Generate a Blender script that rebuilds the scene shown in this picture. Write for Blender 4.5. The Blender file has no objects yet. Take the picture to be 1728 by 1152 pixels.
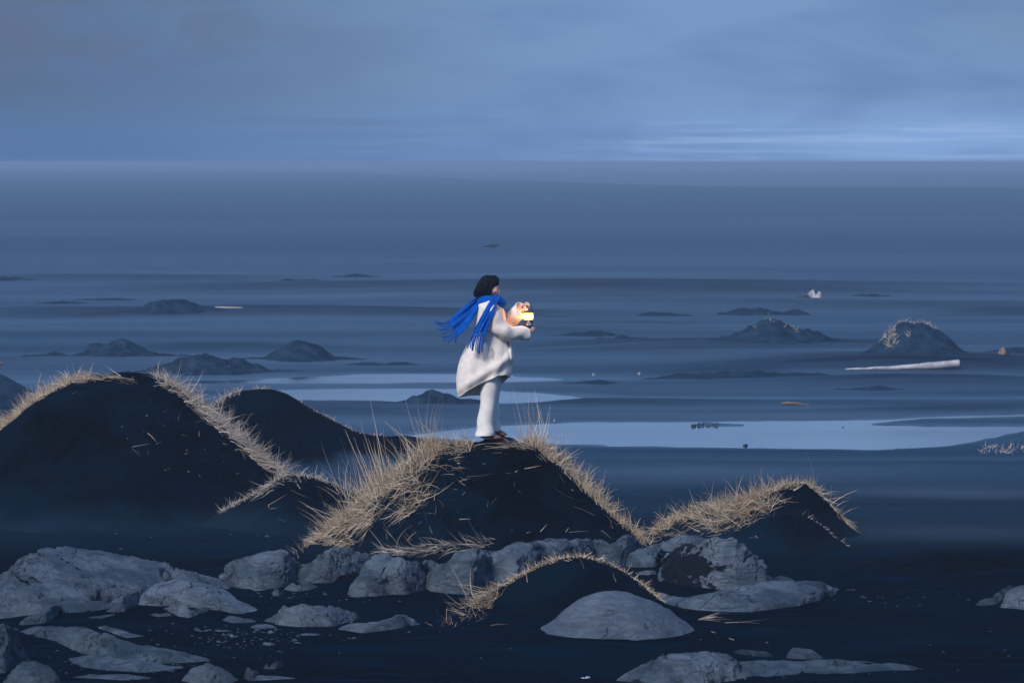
import bpy, bmesh, math, random
import numpy as np
from mathutils import Vector, Matrix
S = bpy.context.scene
RNG = np.random.default_rng(7)
random.seed(7)
R = math.radians
# ------------------------------------------------------------------ camera
F = 6480.0; CH = 4.0                       # focal length in photo pixels, camera height
PITCH = math.atan(303.0 / F)
cam = bpy.data.objects.new('camera', bpy.data.cameras.new('camera'))
S.collection.objects.link(cam)
cam.location = (0, 0, CH); cam.rotation_euler = (R(90) - PITCH, 0, 0)
cam.data.lens = 135; cam.data.sensor_width = 36
cam.data.clip_start = 0.5; cam.data.clip_end = 60000
cam.data.dof.use_dof = True; cam.data.dof.focus_distance = 39.5; cam.data.dof.aperture_fstop = 6.3
S.camera = cam
# ------------------------------------------------------------------ sky, sun, exposure
S.view_settings.view_transform = 'Standard'; S.view_settings.look = 'None'
S.view_settings.exposure = 1.05; S.view_settings.gamma = 1
SUN_EL, SUN_AZ = R(37), R(210)             # azimuth clockwise from +Y: behind the camera, to the left
def lin(r, g, b, k=1.0):
    f = lambda c: (c / 255 / 12.92 if c / 255 <= 0.04045 else ((c / 255 + 0.055) / 1.055) ** 2.4) * k
    return (f(r), f(g), f(b), 1)
sun = bpy.data.objects.new('sun', bpy.data.lights.new('sun', 'SUN'))
S.collection.objects.link(sun)
sun.data.energy = 1.5; sun.data.angle = R(16); sun.data.color = (1.0, 0.92, 0.84)
sd = Vector((math.sin(SUN_AZ) * math.cos(SUN_EL), math.cos(SUN_AZ) * math.cos(SUN_EL), math.sin(SUN_EL)))
sun.rotation_euler = (-sd).to_track_quat('-Z', 'Y').to_euler()
W = bpy.data.worlds.new('World'); S.world = W; W.use_nodes = True

class NT:
    def __init__(s, tree): s.t = tree; s.n = tree.nodes; s.l = tree.links
    def node(s, typ, **kw):
        n = s.n.new(typ)
        for k, v in kw.items(): setattr(n, k, v)
        return n
    def put(s, sock, v):
        if hasattr(v, 'is_output') or isinstance(v, bpy.types.NodeSocket): s.l.new(v, sock)
        elif v is not None: sock.default_value = v
    def math(s, op, a, b=None, c=None, clamp=False):
        n = s.node('ShaderNodeMath', operation=op, use_clamp=clamp)
        s.put(n.inputs[0], a)
        if b is not None: s.put(n.inputs[1], b)
        if c is not None: s.put(n.inputs[2], c)
        return n.outputs[0]
    def mix(s, f, a, b, blend='MIX'):
        n = s.node('ShaderNodeMix', data_type='RGBA', blend_type=blend)
        s.put(n.inputs[0], f); s.put(n.inputs[6], a); s.put(n.inputs[7], b)
        return n.outputs[2]
    def ss(s, v, a, b, lo=0.0, hi=1.0):
        n = s.node('ShaderNodeMapRange', interpolation_type='SMOOTHSTEP')
        s.put(n.inputs[0], v); n.inputs[1].default_value = a; n.inputs[2].default_value = b
        n.inputs[3].default_value = lo; n.inputs[4].default_value = hi
        return n.outputs[0]
    def noise(s, vec, scale, detail=4, rough=.55, dist=0.0):
        n = s.node('ShaderNodeTexNoise'); s.put(n.inputs['Vector'], vec)
        n.inputs['Scale'].default_value = scale; n.inputs['Detail'].default_value = detail
        n.inputs['Roughness'].default_value = rough; n.inputs['Distortion'].default_value = dist
        return n.outputs[0]
    def scale(s, vec, sc):
        n = s.node('ShaderNodeMapping'); s.put(n.inputs[0], vec); n.inputs['Scale'].default_value = sc
        return n.outputs[0]
    def bump(s, h, strength, dist, normal=None):
        n = s.node('ShaderNodeBump'); s.put(n.inputs['Height'], h)
        n.inputs['Strength'].default_value = strength; n.inputs['Distance'].default_value = dist
        if normal is not None: s.put(n.inputs['Normal'], normal)
        return n.outputs[0]

def build_world():
    t = NT(W.node_tree); t.n.clear()
    out = t.node('ShaderNodeOutputWorld'); bg = t.node('ShaderNodeBackground')
    bg.inputs[1].default_value = 0.1
    sky = t.node('ShaderNodeTexSky', sky_type='NISHITA')
    sky.sun_disc = False; sky.sun_elevation = SUN_EL; sky.sun_rotation = SUN_AZ
    tc = t.node('ShaderNodeTexCoord').outputs['Generated']
    sx = t.node('ShaderNodeSeparateXYZ'); t.put(sx.inputs[0], tc)
    X, Z = sx.outputs[0], sx.outputs[2]
    K = 10 / 1.98
    low = t.mix(t.ss(X, -.14, .13), lin(74, 112, 160, K), lin(122, 160, 212, K))
    mid = t.mix(t.ss(X, -.14, .04), lin(72, 98, 138, K), lin(104, 140, 188, K))
    c = t.mix(t.ss(Z, .004, .022), low, mid)
    high = lin(94, 134, 194, K)
    c = t.mix(t.ss(Z, .044, .075), c, lin(128, 164, 216, K)); c = t.mix(t.ss(Z, .12, .32), c, high)  # bright band added above the view so the pools reflect more light
    # darker cloud in the upper right, brown mottling in the upper left
    n1 = t.noise(t.scale(tc, (16, 16, 60)), 1.0, 5, .55, .3)
    dk = t.math('MULTIPLY', t.ss(X, .075, .14), t.ss(Z, .020, .036))
    c = t.mix(t.math('MULTIPLY', dk, .6), c, lin(92, 124, 166, K))
    c = t.mix(t.math('MULTIPLY', t.ss(n1, .40, .70), .45), c, lin(72, 108, 164, K))
    n2 = t.noise(t.scale(tc, (30, 30, 90)), 1.0, 6, .6, .5)
    lf = t.math('MULTIPLY', t.ss(X, .0, -.13), t.ss(Z, .012, .034))
    c = t.mix(t.math('MULTIPLY', t.math('MULTIPLY', lf, t.ss(n2, .42, .62)), .55), c, lin(78, 94, 130, K))
    # wisps just over the horizon
    n3 = t.noise(t.scale(tc, (14, 14, 420)), 1.0, 5, .6, .4)
    w = t.math('MULTIPLY', t.ss(n3, .46, .68), t.math('MULTIPLY', t.ss(Z, .0115, .0085), t.ss(X, .0, .05)))
    w = t.math('MULTIPLY', w, .6)
    c = t.mix(w, c, lin(152, 182, 224, K))
    # darker strip, left, over the horizon
    n4 = t.noise(t.scale(tc, (8, 8, 260)), 1.0, 4, .5, .2)
    w2 = t.math('MULTIPLY', t.ss(n4, .45, .65), t.math('MULTIPLY', t.ss(Z, .018, .010), t.ss(X, .03, -.05)))
    c = t.mix(t.math('MULTIPLY', w2, .6), c, lin(82, 112, 158, K))
    c = t.mix(.04, c, sky.outputs[0])
    t.l.new(c, bg.inputs[0]); t.l.new(bg.outputs[0], out.inputs[0])
build_world()
# ------------------------------------------------------------------ helpers
def ray(px, py):
    a = (np.asarray(px, float) - 864) / F; b = (576 - np.asarray(py, float)) / F
    return a, math.cos(PITCH) + b * math.sin(PITCH), -math.sin(PITCH) + b * math.cos(PITCH)
def at(px, py, Y):
    a, dy, dz = ray(px, py); t = Y / dy
    return a * t, Y + 0 * a, CH + dz * t
def V(px, py, Y): return Vector([float(q) for q in at(px, py, Y)])
def gy(py, z=0.0):                         # depth where the pixel row meets the height z
    a, dy, dz = ray(864, py); return dy * (z - CH) / dz
def topx(x, y, z):                         # world to photo pixel
    cp, sp = math.cos(PITCH), math.sin(PITCH)
    f = y * cp - (z - CH) * sp; u = y * sp + (z - CH) * cp
    return 864 + F * x / f, 576 - F * u / f

def hash3(i, j, k, seed):
    n = (i.astype(np.int64) * 374761393 + j.astype(np.int64) * 668265263 + k.astype(np.int64) * 2147483647 + seed * 974711) & 0xffffffff
    n = ((n ^ (n >> 13)) * 1274126177) & 0xffffffff
    n = ((n ^ (n >> 16)) * 2246822519) & 0xffffffff
    return ((n ^ (n >> 15)) & 0xffffff) / float(0xffffff)
def noise3(x, y, z, seed=0):
    x, y, z = np.broadcast_arrays(np.asarray(x, float), np.asarray(y, float), np.asarray(z, float))
    i, j, k = np.floor(x), np.floor(y), np.floor(z)
    u, v, w = x - i, y - j, z - k
    u = u * u * u * (u * (u * 6 - 15) + 10); v = v * v * v * (v * (v * 6 - 15) + 10); w = w * w * w * (w * (w * 6 - 15) + 10)
    r = 0
    for a in (0, 1):
        for b in (0, 1):
            for c in (0, 1):
                r = r + hash3(i + a, j + b, k + c, seed) * (u if a else 1 - u) * (v if b else 1 - v) * (w if c else 1 - w)
    return r * 2 - 1
def fbm(x, y, z=0.0, octv=4, seed=0, gain=.5):
    r = 0; a = 1; s = 0
    for o in range(octv):
        r = r + a * noise3(x * 2 ** o + 7.3 * o, y * 2 ** o - 3.1 * o, z * 2 ** o + 1.7 * o, seed + o); s += a; a *= gain
    return r / s
def sstep(a, b, x):
    t = np.clip((x - a) / (b - a), 0, 1); return t * t * (3 - 2 * t)
def curve(pts, xs, smooth=0):
    p = np.array(pts, float); ys = np.interp(xs, p[:, 0], p[:, 1])
    if smooth:
        d = 0; 
        for o, w in ((-2, 1), (-1, 2), (0, 3), (1, 2), (2, 1)):
            d = d + w * np.interp(xs + o * smooth / 2, p[:, 0], p[:, 1])
        ys = d / 9
    return ys

COL = S.collection
def setp(o, label=None, cat=None, group=None, kind=None):
    if label: o['label'] = label
    if cat: o['category'] = cat
    if group: o['group'] = group
    if kind: o['kind'] = kind
    return o
def mesh_np(name, verts, quads, mat, smooth=True, parent=None, loc=None, uvattr=None):
    verts = np.asarray(verts, np.float32).reshape(-1, 3); quads = np.asarray(quads, np.int32)
    if loc is not None: verts = verts - np.array(loc, np.float32)
    me = bpy.data.meshes.new(name); n = quads.shape[1]
    me.vertices.add(len(verts)); me.vertices.foreach_set('co', verts.ravel())
    me.loops.add(quads.size); me.loops.foreach_set('vertex_index', quads.ravel())
    me.polygons.add(len(quads)); me.polygons.foreach_set('loop_start', np.arange(0, quads.size, n, dtype=np.int32))
    me.polygons.foreach_set('loop_total', np.full(len(quads), n, np.int32))
    me.polygons.foreach_set('use_smooth', np.full(len(quads), smooth, bool))
    if uvattr:
        for k, v in uvattr.items():
            at_ = me.attributes.new(k, 'FLOAT', 'POINT'); at_.data.foreach_set('value', np.asarray(v, np.float32).ravel())
    me.update(); me.validate(); me.materials.append(mat)
    o = bpy.data.objects.new(name, me); COL.objects.link(o)
    if loc is not None and parent is None: o.location = loc
    if parent is not None:
        o.parent = parent
        if loc is not None: o.location = Vector(loc) - parent.location
    return o
def grid_quads(nr, nc, wrap=False):
    i = np.arange(nr - 1)[:, None]; j = np.arange(nc if wrap else nc - 1)[None, :]
    j2 = (j + 1) % nc
    a = i * nc + j; b = i * nc + j2; c = (i + 1) * nc + j2; d = (i + 1) * nc + j
    return np.stack([a + 0 * b, b, c, d], -1).reshape(-1, 4)

def material(name, f):
    m = bpy.data.materials.new(name); m.use_nodes = True
    t = NT(m.node_tree); bs = t.n['Principled BSDF']; f(t, bs); return m
def objco(t): return t.node('ShaderNodeTexCoord').outputs['Object']
def worldpos(t): return t.node('ShaderNodeNewGeometry').outputs['Position']

# ------------------------------------------------------------------ materials
SAND_D, SAND_L = (0.0000, 0.0028, 0.0075, 1), (0.0002, 0.0072, 0.0180, 1)
def f_ground(t, b):
    p = worldpos(t)
    sx = t.node('ShaderNodeSeparateXYZ'); t.put(sx.inputs[0], p); Y = sx.outputs[1]
    n1 = t.noise(t.scale(p, (.25, .8, 1)), 1, 5, .6, .4)
    n2 = t.noise(t.scale(p, (1.2, 4.5, 3)), 1, 6, .65)
    n3 = t.noise(p, 45, 4, .7)
    c = t.mix(t.ss(n1, .35, .65), SAND_D, SAND_L)
    c = t.mix(t.math('MULTIPLY', t.ss(n2, .50, .70), .8), c, (.0012, .0130, .036, 1))
    c = t.mix(t.math('MULTIPLY', t.ss(n2, .42, .30), .8), c, (.0, .0008, .0025, 1))
    c = t.mix(t.math('MULTIPLY', t.ss(n3, .62, .8), .5), c, (.006, .018, .04, 1))
    # sand colour pales with distance: haze and wet gleam put into it
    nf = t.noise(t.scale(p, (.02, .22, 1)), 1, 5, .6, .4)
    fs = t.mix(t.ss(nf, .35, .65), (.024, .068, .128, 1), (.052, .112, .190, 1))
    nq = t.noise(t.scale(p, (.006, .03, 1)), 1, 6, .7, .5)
    fs = t.mix(t.ss(Y, 90, 170), fs, t.mix(t.ss(nq, .3, .7), (.034, .076, .140, 1), (.060, .112, .180, 1)))  # faint mist texture put into the far sand colour
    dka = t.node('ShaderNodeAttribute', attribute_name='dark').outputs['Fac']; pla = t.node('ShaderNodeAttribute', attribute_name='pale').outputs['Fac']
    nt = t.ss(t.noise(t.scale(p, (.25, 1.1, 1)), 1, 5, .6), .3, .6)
    fs = t.mix(t.math('MULTIPLY', dka, t.math('ADD', .55, t.math('MULTIPLY', nt, .45))), fs, (.006, .020, .045, 1))  # shade of the swell slopes, mixed into the colour
    fs = t.mix(pla, fs, (.085, .145, .225, 1))  # mist and gleam bands, mixed into the colour
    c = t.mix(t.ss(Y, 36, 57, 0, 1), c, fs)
    c = t.mix(t.math('MULTIPLY', pla, .35), c, (.030, .072, .125, 1))  # pale haze bands painted over the nearer sand too
    t.put(b.inputs['Base Color'], c)
    wa = t.node('ShaderNodeAttribute', attribute_name='wet').outputs['Fac']
    nb = t.noise(t.scale(p, (.018, .10, 1)), 1, 4, .55, .3)
    nb2 = t.noise(t.scale(p, (.04, .30, 1)), 1, 4, .55, .3)
    far = t.math('MULTIPLY', t.ss(Y, 52, 64), t.ss(Y, 190, 110))
    w = t.math('MULTIPLY', t.ss(t.math('ADD', t.math('MULTIPLY', nb, .65), t.math('MULTIPLY', nb2, .35)), .46, .60), far)
    w = t.math('MAXIMUM', t.math('MULTIPLY', w, .5), t.ss(Y, 44, 110, 0, .36))
    w = t.math('MAXIMUM', w, wa, clamp=True)
    t.put(b.inputs['Roughness'], t.math('SUBTRACT', .95, t.math('MULTIPLY', w, .74)))
    t.put(b.inputs['Specular IOR Level'], t.math('ADD', .02, t.math('MULTIPLY', w, .8)))
    h = t.math('ADD', t.math('MULTIPLY', t.noise(t.scale(p, (1, 2.6, 2)), 3.2, 6, .65), 1.0), t.math('MULTIPLY', n3, .10))
    t.put(b.inputs['Normal'], t.bump(h, .8, .08))
M_GROUND = material('black_sand_ground', f_ground)
def f_mound(t, b):
    p = worldpos(t)
    n1 = t.noise(t.scale(p, (.9, .9, 1.3)), 1.3, 6, .62, .8)
    n3 = t.noise(p, 60, 4, .7)
    c = t.mix(t.ss(n1, .40, .62), SAND_D, SAND_L)
    ro = t.node('ShaderNodeAttribute', attribute_name='rough').outputs['Fac']
    c = t.mix(t.math('MULTIPLY', ro, .9), c, (.0000, .0006, .0020, 1))
    c = t.mix(t.math('MULTIPLY', t.ss(n3, .60, .8), .5), c, (.006, .018, .04, 1))
    sx = t.node('ShaderNodeSeparateXYZ'); t.put(sx.inputs[0], p)
    nf = t.noise(t.scale(p, (.02, .22, 1)), 1, 5, .6, .4)
    gc = t.mix(t.ss(sx.outputs[1], 36, 57, 0, 1), c, t.mix(t.ss(nf, .35, .65), (.024, .068, .128, 1), (.052, .112, .190, 1)))  # ground's painted distance haze, repeated for the mound foot
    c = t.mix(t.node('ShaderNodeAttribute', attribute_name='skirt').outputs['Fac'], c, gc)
    t.put(b.inputs['Base Color'], c); b.inputs['Roughness'].default_value = .95
    b.inputs['Specular IOR Level'].default_value = .05
    h = t.math('ADD', t.math('MULTIPLY', t.noise(p, 7, 6, .65), .7), t.math('MULTIPLY', n3, .12))
    t.put(b.inputs['Normal'], t.bump(h, .8, .08))
M_MOUND = material('black_sand_mound', f_mound)
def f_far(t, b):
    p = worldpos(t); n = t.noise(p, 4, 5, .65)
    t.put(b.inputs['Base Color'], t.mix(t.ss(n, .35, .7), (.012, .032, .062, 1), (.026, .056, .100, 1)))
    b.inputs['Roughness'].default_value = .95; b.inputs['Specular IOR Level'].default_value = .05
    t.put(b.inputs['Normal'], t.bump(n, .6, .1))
M_FAR = material('far_mound_sand', f_far)
def f_water(t, b):
    p = worldpos(t)
    b.inputs['Base Color'].default_value = (.01, .02, .04, 1)
    n = t.noise(t.scale(p, (.06, .5, 1)), 1, 3, .5)
    t.put(b.inputs['Roughness'], t.ss(n, .35, .7, .03, .14))
    b.inputs['IOR'].default_value = 1.5; b.inputs['Specular IOR Level'].default_value = .9
    t.put(b.inputs['Normal'], t.bump(t.noise(t.scale(p, (1, 4, 1)), 3, 3, .5), .04, .02))
M_WATER = material('still_water', f_water)
def f_sea(t, b):
    p = worldpos(t)
    b.inputs['Base Color'].default_value = (.05, .09, .14, 1)
    b.inputs['Roughness'].default_value = .38; b.inputs['IOR'].default_value = 1.33
    t.put(b.inputs['Normal'], t.bump(t.noise(t.scale(p, (.02, .1, 1)), 3, 3, .5), .1, .3))
M_SEA = material('sea_water', f_sea)
def mk_rock(name, ca, cb, cc, sandy, crkw=.016):
    def f(t, b):
        p = worldpos(t); oi = t.node('ShaderNodeObjectInfo').outputs['Random']
        n1 = t.noise(p, 2.3, 7, .66, .5); n2 = t.noise(t.scale(p, (1.5, 1.5, 5)), 3.5, 8, .7, 1.2); n3 = t.noise(p, 55, 5, .75)
        c = t.mix(t.ss(n1, .35, .65), ca, cb)
        c = t.mix(t.math('MULTIPLY', t.ss(n2, .52, .72), .6), c, cc)
        c = t.mix(t.math('MULTIPLY', t.ss(n3, .56, .74), .55), c, (.34, .36, .40, 1))
        c = t.mix(t.math('MULTIPLY', t.ss(n3, .44, .30), .6), c, (.03, .04, .06, 1))
        v = t.node('ShaderNodeTexVoronoi', feature='DISTANCE_TO_EDGE')
        wrp = t.node('ShaderNodeVectorMath', operation='ADD')
        nn = t.node('ShaderNodeTexNoise'); t.put(nn.inputs['Vector'], p); nn.inputs['Scale'].default_value = 2.6; nn.inputs['Detail'].default_value = 5
        sc = t.node('ShaderNodeVectorMath', operation='SCALE'); t.put(sc.inputs[0], nn.outputs[1]); sc.inputs['Scale'].default_value = .75
        t.put(wrp.inputs[0], p); t.put(wrp.inputs[1], sc.outputs[0])
        t.put(v.inputs['Vector'], t.scale(wrp.outputs[0], (.8, .8, 1.9))); v.inputs['Scale'].default_value = 1.7
        crk = t.math('MULTIPLY', t.ss(v.outputs[0], .0, crkw, 1, 0), t.ss(t.noise(p, 1.7, 3), .47, .60))
        c = t.mix(t.math('MULTIPLY', crk, .5), c, (.006, .01, .02, 1))
        # black sand blown into the lows
        sa = t.node('ShaderNodeAttribute', attribute_name='sand').outputs['Fac']
        ns = t.noise(t.scale(p, (1, 1, 1.6)), 4.5, 6, .68)
        sm = t.ss(t.math('ADD', sa, t.math('MULTIPLY', t.math('SUBTRACT', ns, .5), 1.9)), .46, .54)
        c = t.mix(sm, c, (.002, .008, .019, 1))
        t.put(b.inputs['Base Color'], c)
        t.put(b.inputs['Roughness'], t.math('ADD', .72, t.math('MULTIPLY', sm, .2)))
        b.inputs['Specular IOR Level'].default_value = .25
        h = t.math('ADD', t.math('MULTIPLY', n2, .9), t.math('ADD', t.math('MULTIPLY', n3, .16), t.math('MULTIPLY', crk, -.8)))
        t.put(b.inputs['Normal'], t.bump(h, 1.0, .11))
    return material(name, f)
M_ROCK = mk_rock('grey_rock', (.046, .080, .122, 1), (.165, .222, .290, 1), (.030, .054, .086, 1), 0)
M_ROCKD = mk_rock('dark_wet_rock', (.026, .056, .090, 1), (.105, .155, .212, 1), (.014, .034, .058, 1), 0)
M_ROCKP = mk_rock('smooth_pale_rock', (.080, .124, .182, 1), (.180, .238, .312, 1), (.058, .092, .136, 1), 0)
M_SMOOTH = mk_rock('smooth_dome_rock', (.105, .152, .215, 1), (.165, .218, .290, 1), (.095, .135, .190, 1), 0, .012)
def mk_grass(name, a, b_, c_):
    def f(t, b):
        g = t.node('ShaderNodeNewGeometry').outputs['Random Per Island']
        n = t.noise(worldpos(t), 2.2, 3)
        c = t.mix(t.ss(g, .15, .9), a, b_)
        c = t.mix(t.math('MULTIPLY', t.ss(n, .45, .7), .6), c, c_)
        t.put(b.inputs['Base Color'], c); b.inputs['Roughness'].default_value = .65
        b.inputs['Specular IOR Level'].default_value = .25
    return material(name, f)
M_STRAW = mk_grass('dry_straw', (.26, .195, .135, 1), (.76, .65, .50, 1), (.46, .34, .23, 1))
M_STRAWG = mk_grass('grey_dry_straw', (.26, .23, .20, 1), (.66, .60, .53, 1), (.42, .35, .29, 1))
def flat(name, col, rough=.7, spec=.3, bs=0, bsc=40, bstr=.3, sheen=0, noisec=None):
    def f(t, b):
        c = col
        if noisec: c = t.mix(t.ss(t.noise(objco(t), bsc * .25, 4, .6), .35, .65), col, noisec)
        t.put(b.inputs['Base Color'], c); b.inputs['Roughness'].default_value = rough
        b.inputs['Specular IOR Level'].default_value = spec
        if sheen: b.inputs['Sheen Weight'].default_value = sheen
        if bs: t.put(b.inputs['Normal'], t.bump(t.noise(objco(t), bsc, 5, .65), bstr, bs))
    return material(name, f)
M_COAT = flat('cream_wool', (.76, .71, .665, 1), .9, .1, .006, 70, .5, .1, (.86, .825, .79, 1))
M_TROUSER = flat('white_cotton', (.84, .83, .82, 1), .9, .1, .004, 60, .4, 0, (.76, .76, .765, 1))
M_SCARF = flat('blue_wool', (.002, .105, .52, 1), .95, .05, .008, 90, .9, .0, (.002, .072, .38, 1))
M_SKIN = flat('skin', (.66, .42, .36, 1), .55, .3, .001, 60, .2)
M_HAIR = None
def f_hair(t, b):
    b.inputs['Base Color'].default_value = (.004, .005, .009, 1)
    b.inputs['Roughness'].default_value = .6; b.inputs['Specular IOR Level'].default_value = .12
    n = t.noise(t.scale(objco(t), (90, 60, 25)), 1, 4, .6)
    t.put(b.inputs['Normal'], t.bump(n, .6, .01))
M_HAIR = material('black_hair', f_hair)
M_SHOE = flat('brown_leather', (.14, .062, .04, 1), .5, .4, .002, 50, .3, 0, (.20, .09, .06, 1))
M_SOLE = flat('dark_sole', (.02, .015, .015, 1), .8)
M_METAL = flat('lantern_metal', (.045, .04, .045, 1), .4, .5, .0015, 70, .2)
M_BRONZE = flat('lantern_bronze', (.12, .05, .03, 1), .4, .5)
M_WHITE = flat('white_enamel', (.8, .8, .82, 1), .5)
M_WOOD = flat('bleached_wood', (.50, .52, .56, 1), .8, .2, .01, 20, .5, 0, (.30, .30, .33, 1))
M_WOODB = flat('brown_wood', (.22, .15, .11, 1), .8, .2, .01, 20, .5, 0, (.12, .09, .08, 1))
M_TAN = flat('tan_stone', (.34, .25, .19, 1), .8, .2, .006, 25, .6, 0, (.24, .19, .16, 1))
M_PALE = flat('pale_stone', (.55, .53, .56, 1), .8, .2, .006, 15, .6, 0, (.36, .35, .4, 1))
M_SEAM = flat('seam_shadow', (.10, .09, .09, 1), .9)  # dark colour drawn as shadow lines on the coat
M_LIP = flat('lips', (.55, .20, .19, 1), .5)
M_DARK = flat('dark_lash', (.015, .01, .012, 1), .6)
def f_glow(t, b):
    p = objco(t); t.n.remove(b); out = t.n['Material Output']
    sz = t.node('ShaderNodeSeparateXYZ'); t.put(sz.inputs[0], p); k_ = 40.0 / 6480
    hh = t.math('ABSOLUTE', t.math('SUBTRACT', sz.outputs[2], 20.7 * k_))
    c = t.mix(t.ss(hh, 1.5 * k_, 5.8 * k_), (1.0, .68, .34, 1), (1.0, .30, .05, 1))
    e = t.node('ShaderNodeEmission'); t.put(e.inputs[0], c); e.inputs[1].default_value = 1.3
    tr = t.node('ShaderNodeBsdfTransparent'); tr.inputs[0].default_value = (.85, .7, .5, 1)
    ad = t.node('ShaderNodeAddShader'); t.l.new(e.outputs[0], ad.inputs[0]); t.l.new(tr.outputs[0], ad.inputs[1]); t.l.new(ad.outputs[0], out.inputs[0])
M_GLOW = material('lit_lantern_glass', f_glow)

# ------------------------------------------------------------------ ground
# pools: (top edge, bottom edge) in photo pixels on the beach plane, depth
POOLS = [
    ([(650, 741), (735, 728), (800, 721), (880, 716), (960, 712), (1165, 712), (1330, 711), (1500, 708), (1640, 700), (1760, 692), (1900, 686)],
     [(650, 742), (735, 738), (800, 745), (960, 751), (1200, 753), (1480, 758), (1600, 753), (1700, 743), (1760, 735), (1900, 728)]),
    ([(430, 670), (470, 658), (560, 655), (700, 655), (800, 656), (900, 663), (990, 672)],
     [(430, 671), (470, 674), (600, 675), (700, 679), (800, 682), (900, 680), (990, 673)]),
    ([(300, 644), (420, 641), (520, 637), (600, 632), (760, 631), (860, 633), (960, 640)],
     [(300, 645), (420, 647), (520, 648), (640, 647), (760, 646), (860, 645), (960, 641)]),
]
SPITS = [([(1470, 715), (1560, 706), (1640, 705), (1760, 702), (1900, 700)], [(1470, 716), (1560, 720), (1640, 720), (1760, 719), (1900, 716)]),
         ([(1165, 717), (1190, 714), (1260, 716)], [(1165, 719), (1190, 720), (1260, 718)])]
# low swells: centre px, py, half width px, depth half extent px, height px
SWELLS = [(330, 533, 330, 9, 14), (640, 534, 330, 8, 14), (640, 487, 420, 6, 9), (1100, 492, 420, 14, 16), (200, 470, 260, 5, 6),
          (1250, 588, 330, 10, 18), (1560, 622, 330, 16, 30), (1230, 634, 180, 5, 8), (1560, 648, 240, 7, 8), (1040, 680, 150, 6, 8),
          (1500, 516, 420, 6, 6), (60, 525, 110, 5, 5), (1560, 738, 0.1, 1, 0), (600, 690, 220, 8, 7), (1020, 548, 180, 5, 5),
          (1700, 528, 130, 6, 8), (380, 585, 150, 5, 4), (900, 560, 140, 5, 5), (1650, 690, 200, 6, 5), (170, 610, 260, 6, 6)]
WET_MIST = [(300, 462, 420, 6, .5), (900, 466, 420, 7, .55), (600, 502, 500, 6, .5), (420, 610, 380, 14, .55), (150, 650, 240, 18, .6), (700, 560, 420, 26, .22),
        (1500, 508, 330, 9, .45), (1300, 660, 420, 10, .3), (640, 712, 260, 14, .45), (1000, 700, 420, 10, .35), (1300, 703, 400, 8, .45),
        (560, 645, 420, 16, .6), (930, 668, 120, 8, .7), (1500, 775, 420, 4, .22), (1600, 832, 220, 12, .4), (1620, 902, 240, 16, .28), (1180, 800, 300, 16, .35), (200, 500, 300, 7, .3), (300, 872, 120, 8, .18),
        (1050, 520, 420, 8, .35), (1400, 450, 420, 3, .2)]
def ppx(x, y): return topx(x, y, 0.0)
def pool_m(x, y):
    px, py = ppx(x, y); w = fbm(x * .5, y * 1.4, 0, 5, 31, .65) * 4.2
    m = np.full(np.shape(px), -99.0)
    for T, B in POOLS:
        t = np.interp(px, *np.array(T, float).T); b = np.interp(px, *np.array(B, float).T)
        m = np.maximum(m, np.minimum(py - t, b - py) + w * np.minimum(1, (b - t) / 12 + .3))
    for T, B in SPITS:
        t = np.interp(px, *np.array(T, float).T); b = np.interp(px, *np.array(B, float).T)
        s = np.minimum(py - t, b - py) + w
        s = np.where((px < T[0][0]) | (px > T[-1][0]), -50, s)
        m = np.minimum(m, -s)
    return m
def G(x, y):
    x = np.asarray(x, float); y = np.asarray(y, float)
    near = 1 - sstep(44, 56, y)
    z = .02 + fbm(x * .5, y * .5, 0, 4, 3) * .05 * near
    z = z + fbm(x * .12, y * .35, 0, 3, 5) * .022 * (1 - near)
    z = z + fbm(x * .02, y * .08, 0, 3, 8) * .07 * sstep(75, 130, y) * (1 - sstep(380, 560, y))
    px, py = ppx(x, np.maximum(y, 20)); py = np.clip(py, 250, 3000)
    for cx, cy, hw, hh, h in SWELLS:
        if h == 0: continue
        D = gy(cy); dd = D * hh / (cy - 273) * 1.3
        g = np.exp(-((px - cx) / hw) ** 2) * np.exp(-((y - D) / dd) ** 2)
        z = z + g * h * D / F * .75
    # right hand beach rises a little
    z = z + .16 * sstep(1450, 1800, px) * np.exp(-((y - 55.5) / 2.2) ** 2) * sstep(52, 54, y) * 1.0 * (y < 57.5)
    m = pool_m(x, y)
    dep = sstep(-2.5, 4.5, m)
    z = z * (1 - sstep(-5, 2, m)) + .004 * sstep(-5, 0, m) - .03 * dep
    z = np.where(y > 540, z - sstep(540, 600, y) * .12, z)
    return z
ys = np.concatenate([np.linspace(-30, 24, 28)[:-1], np.arange(24, 48, .06), 48 * np.exp(np.arange(0, math.log(45000 / 48.), .0042))])
ys[-1] = 45000
us = np.concatenate([-np.geomspace(5, .175, 30)[:-1], np.linspace(-.175, .175, 300), np.geomspace(.175, 5, 30)[1:]])
YY, UU = np.meshgrid(ys, us, indexing='ij'); XX = UU * np.maximum(YY, 22) 
ZZ = G(XX, YY)
px_, py_ = ppx(XX, np.maximum(YY, 20))
wet = np.zeros_like(XX)
wob = fbm(XX * .08, YY * .25, 0, 3, 77) * 4
for cx, cy, hw, hh, s in WET_MIST:
    wet = np.maximum(wet, s * np.exp(-((px_ - cx) / hw) ** 2) * np.exp(-((py_ + wob - cy) / hh) ** 2))
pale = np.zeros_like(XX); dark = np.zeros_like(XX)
for cx, cy, hw, hh, s in WET_MIST:  # same bands again: mist and wet gleam painted as paler sand
    pale = np.maximum(pale, s * np.exp(-(np.abs((px_ - cx) / hw)) ** 3) * np.exp(-((py_ + wob * .6 - cy) / (hh * .8)) ** 2))
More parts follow.
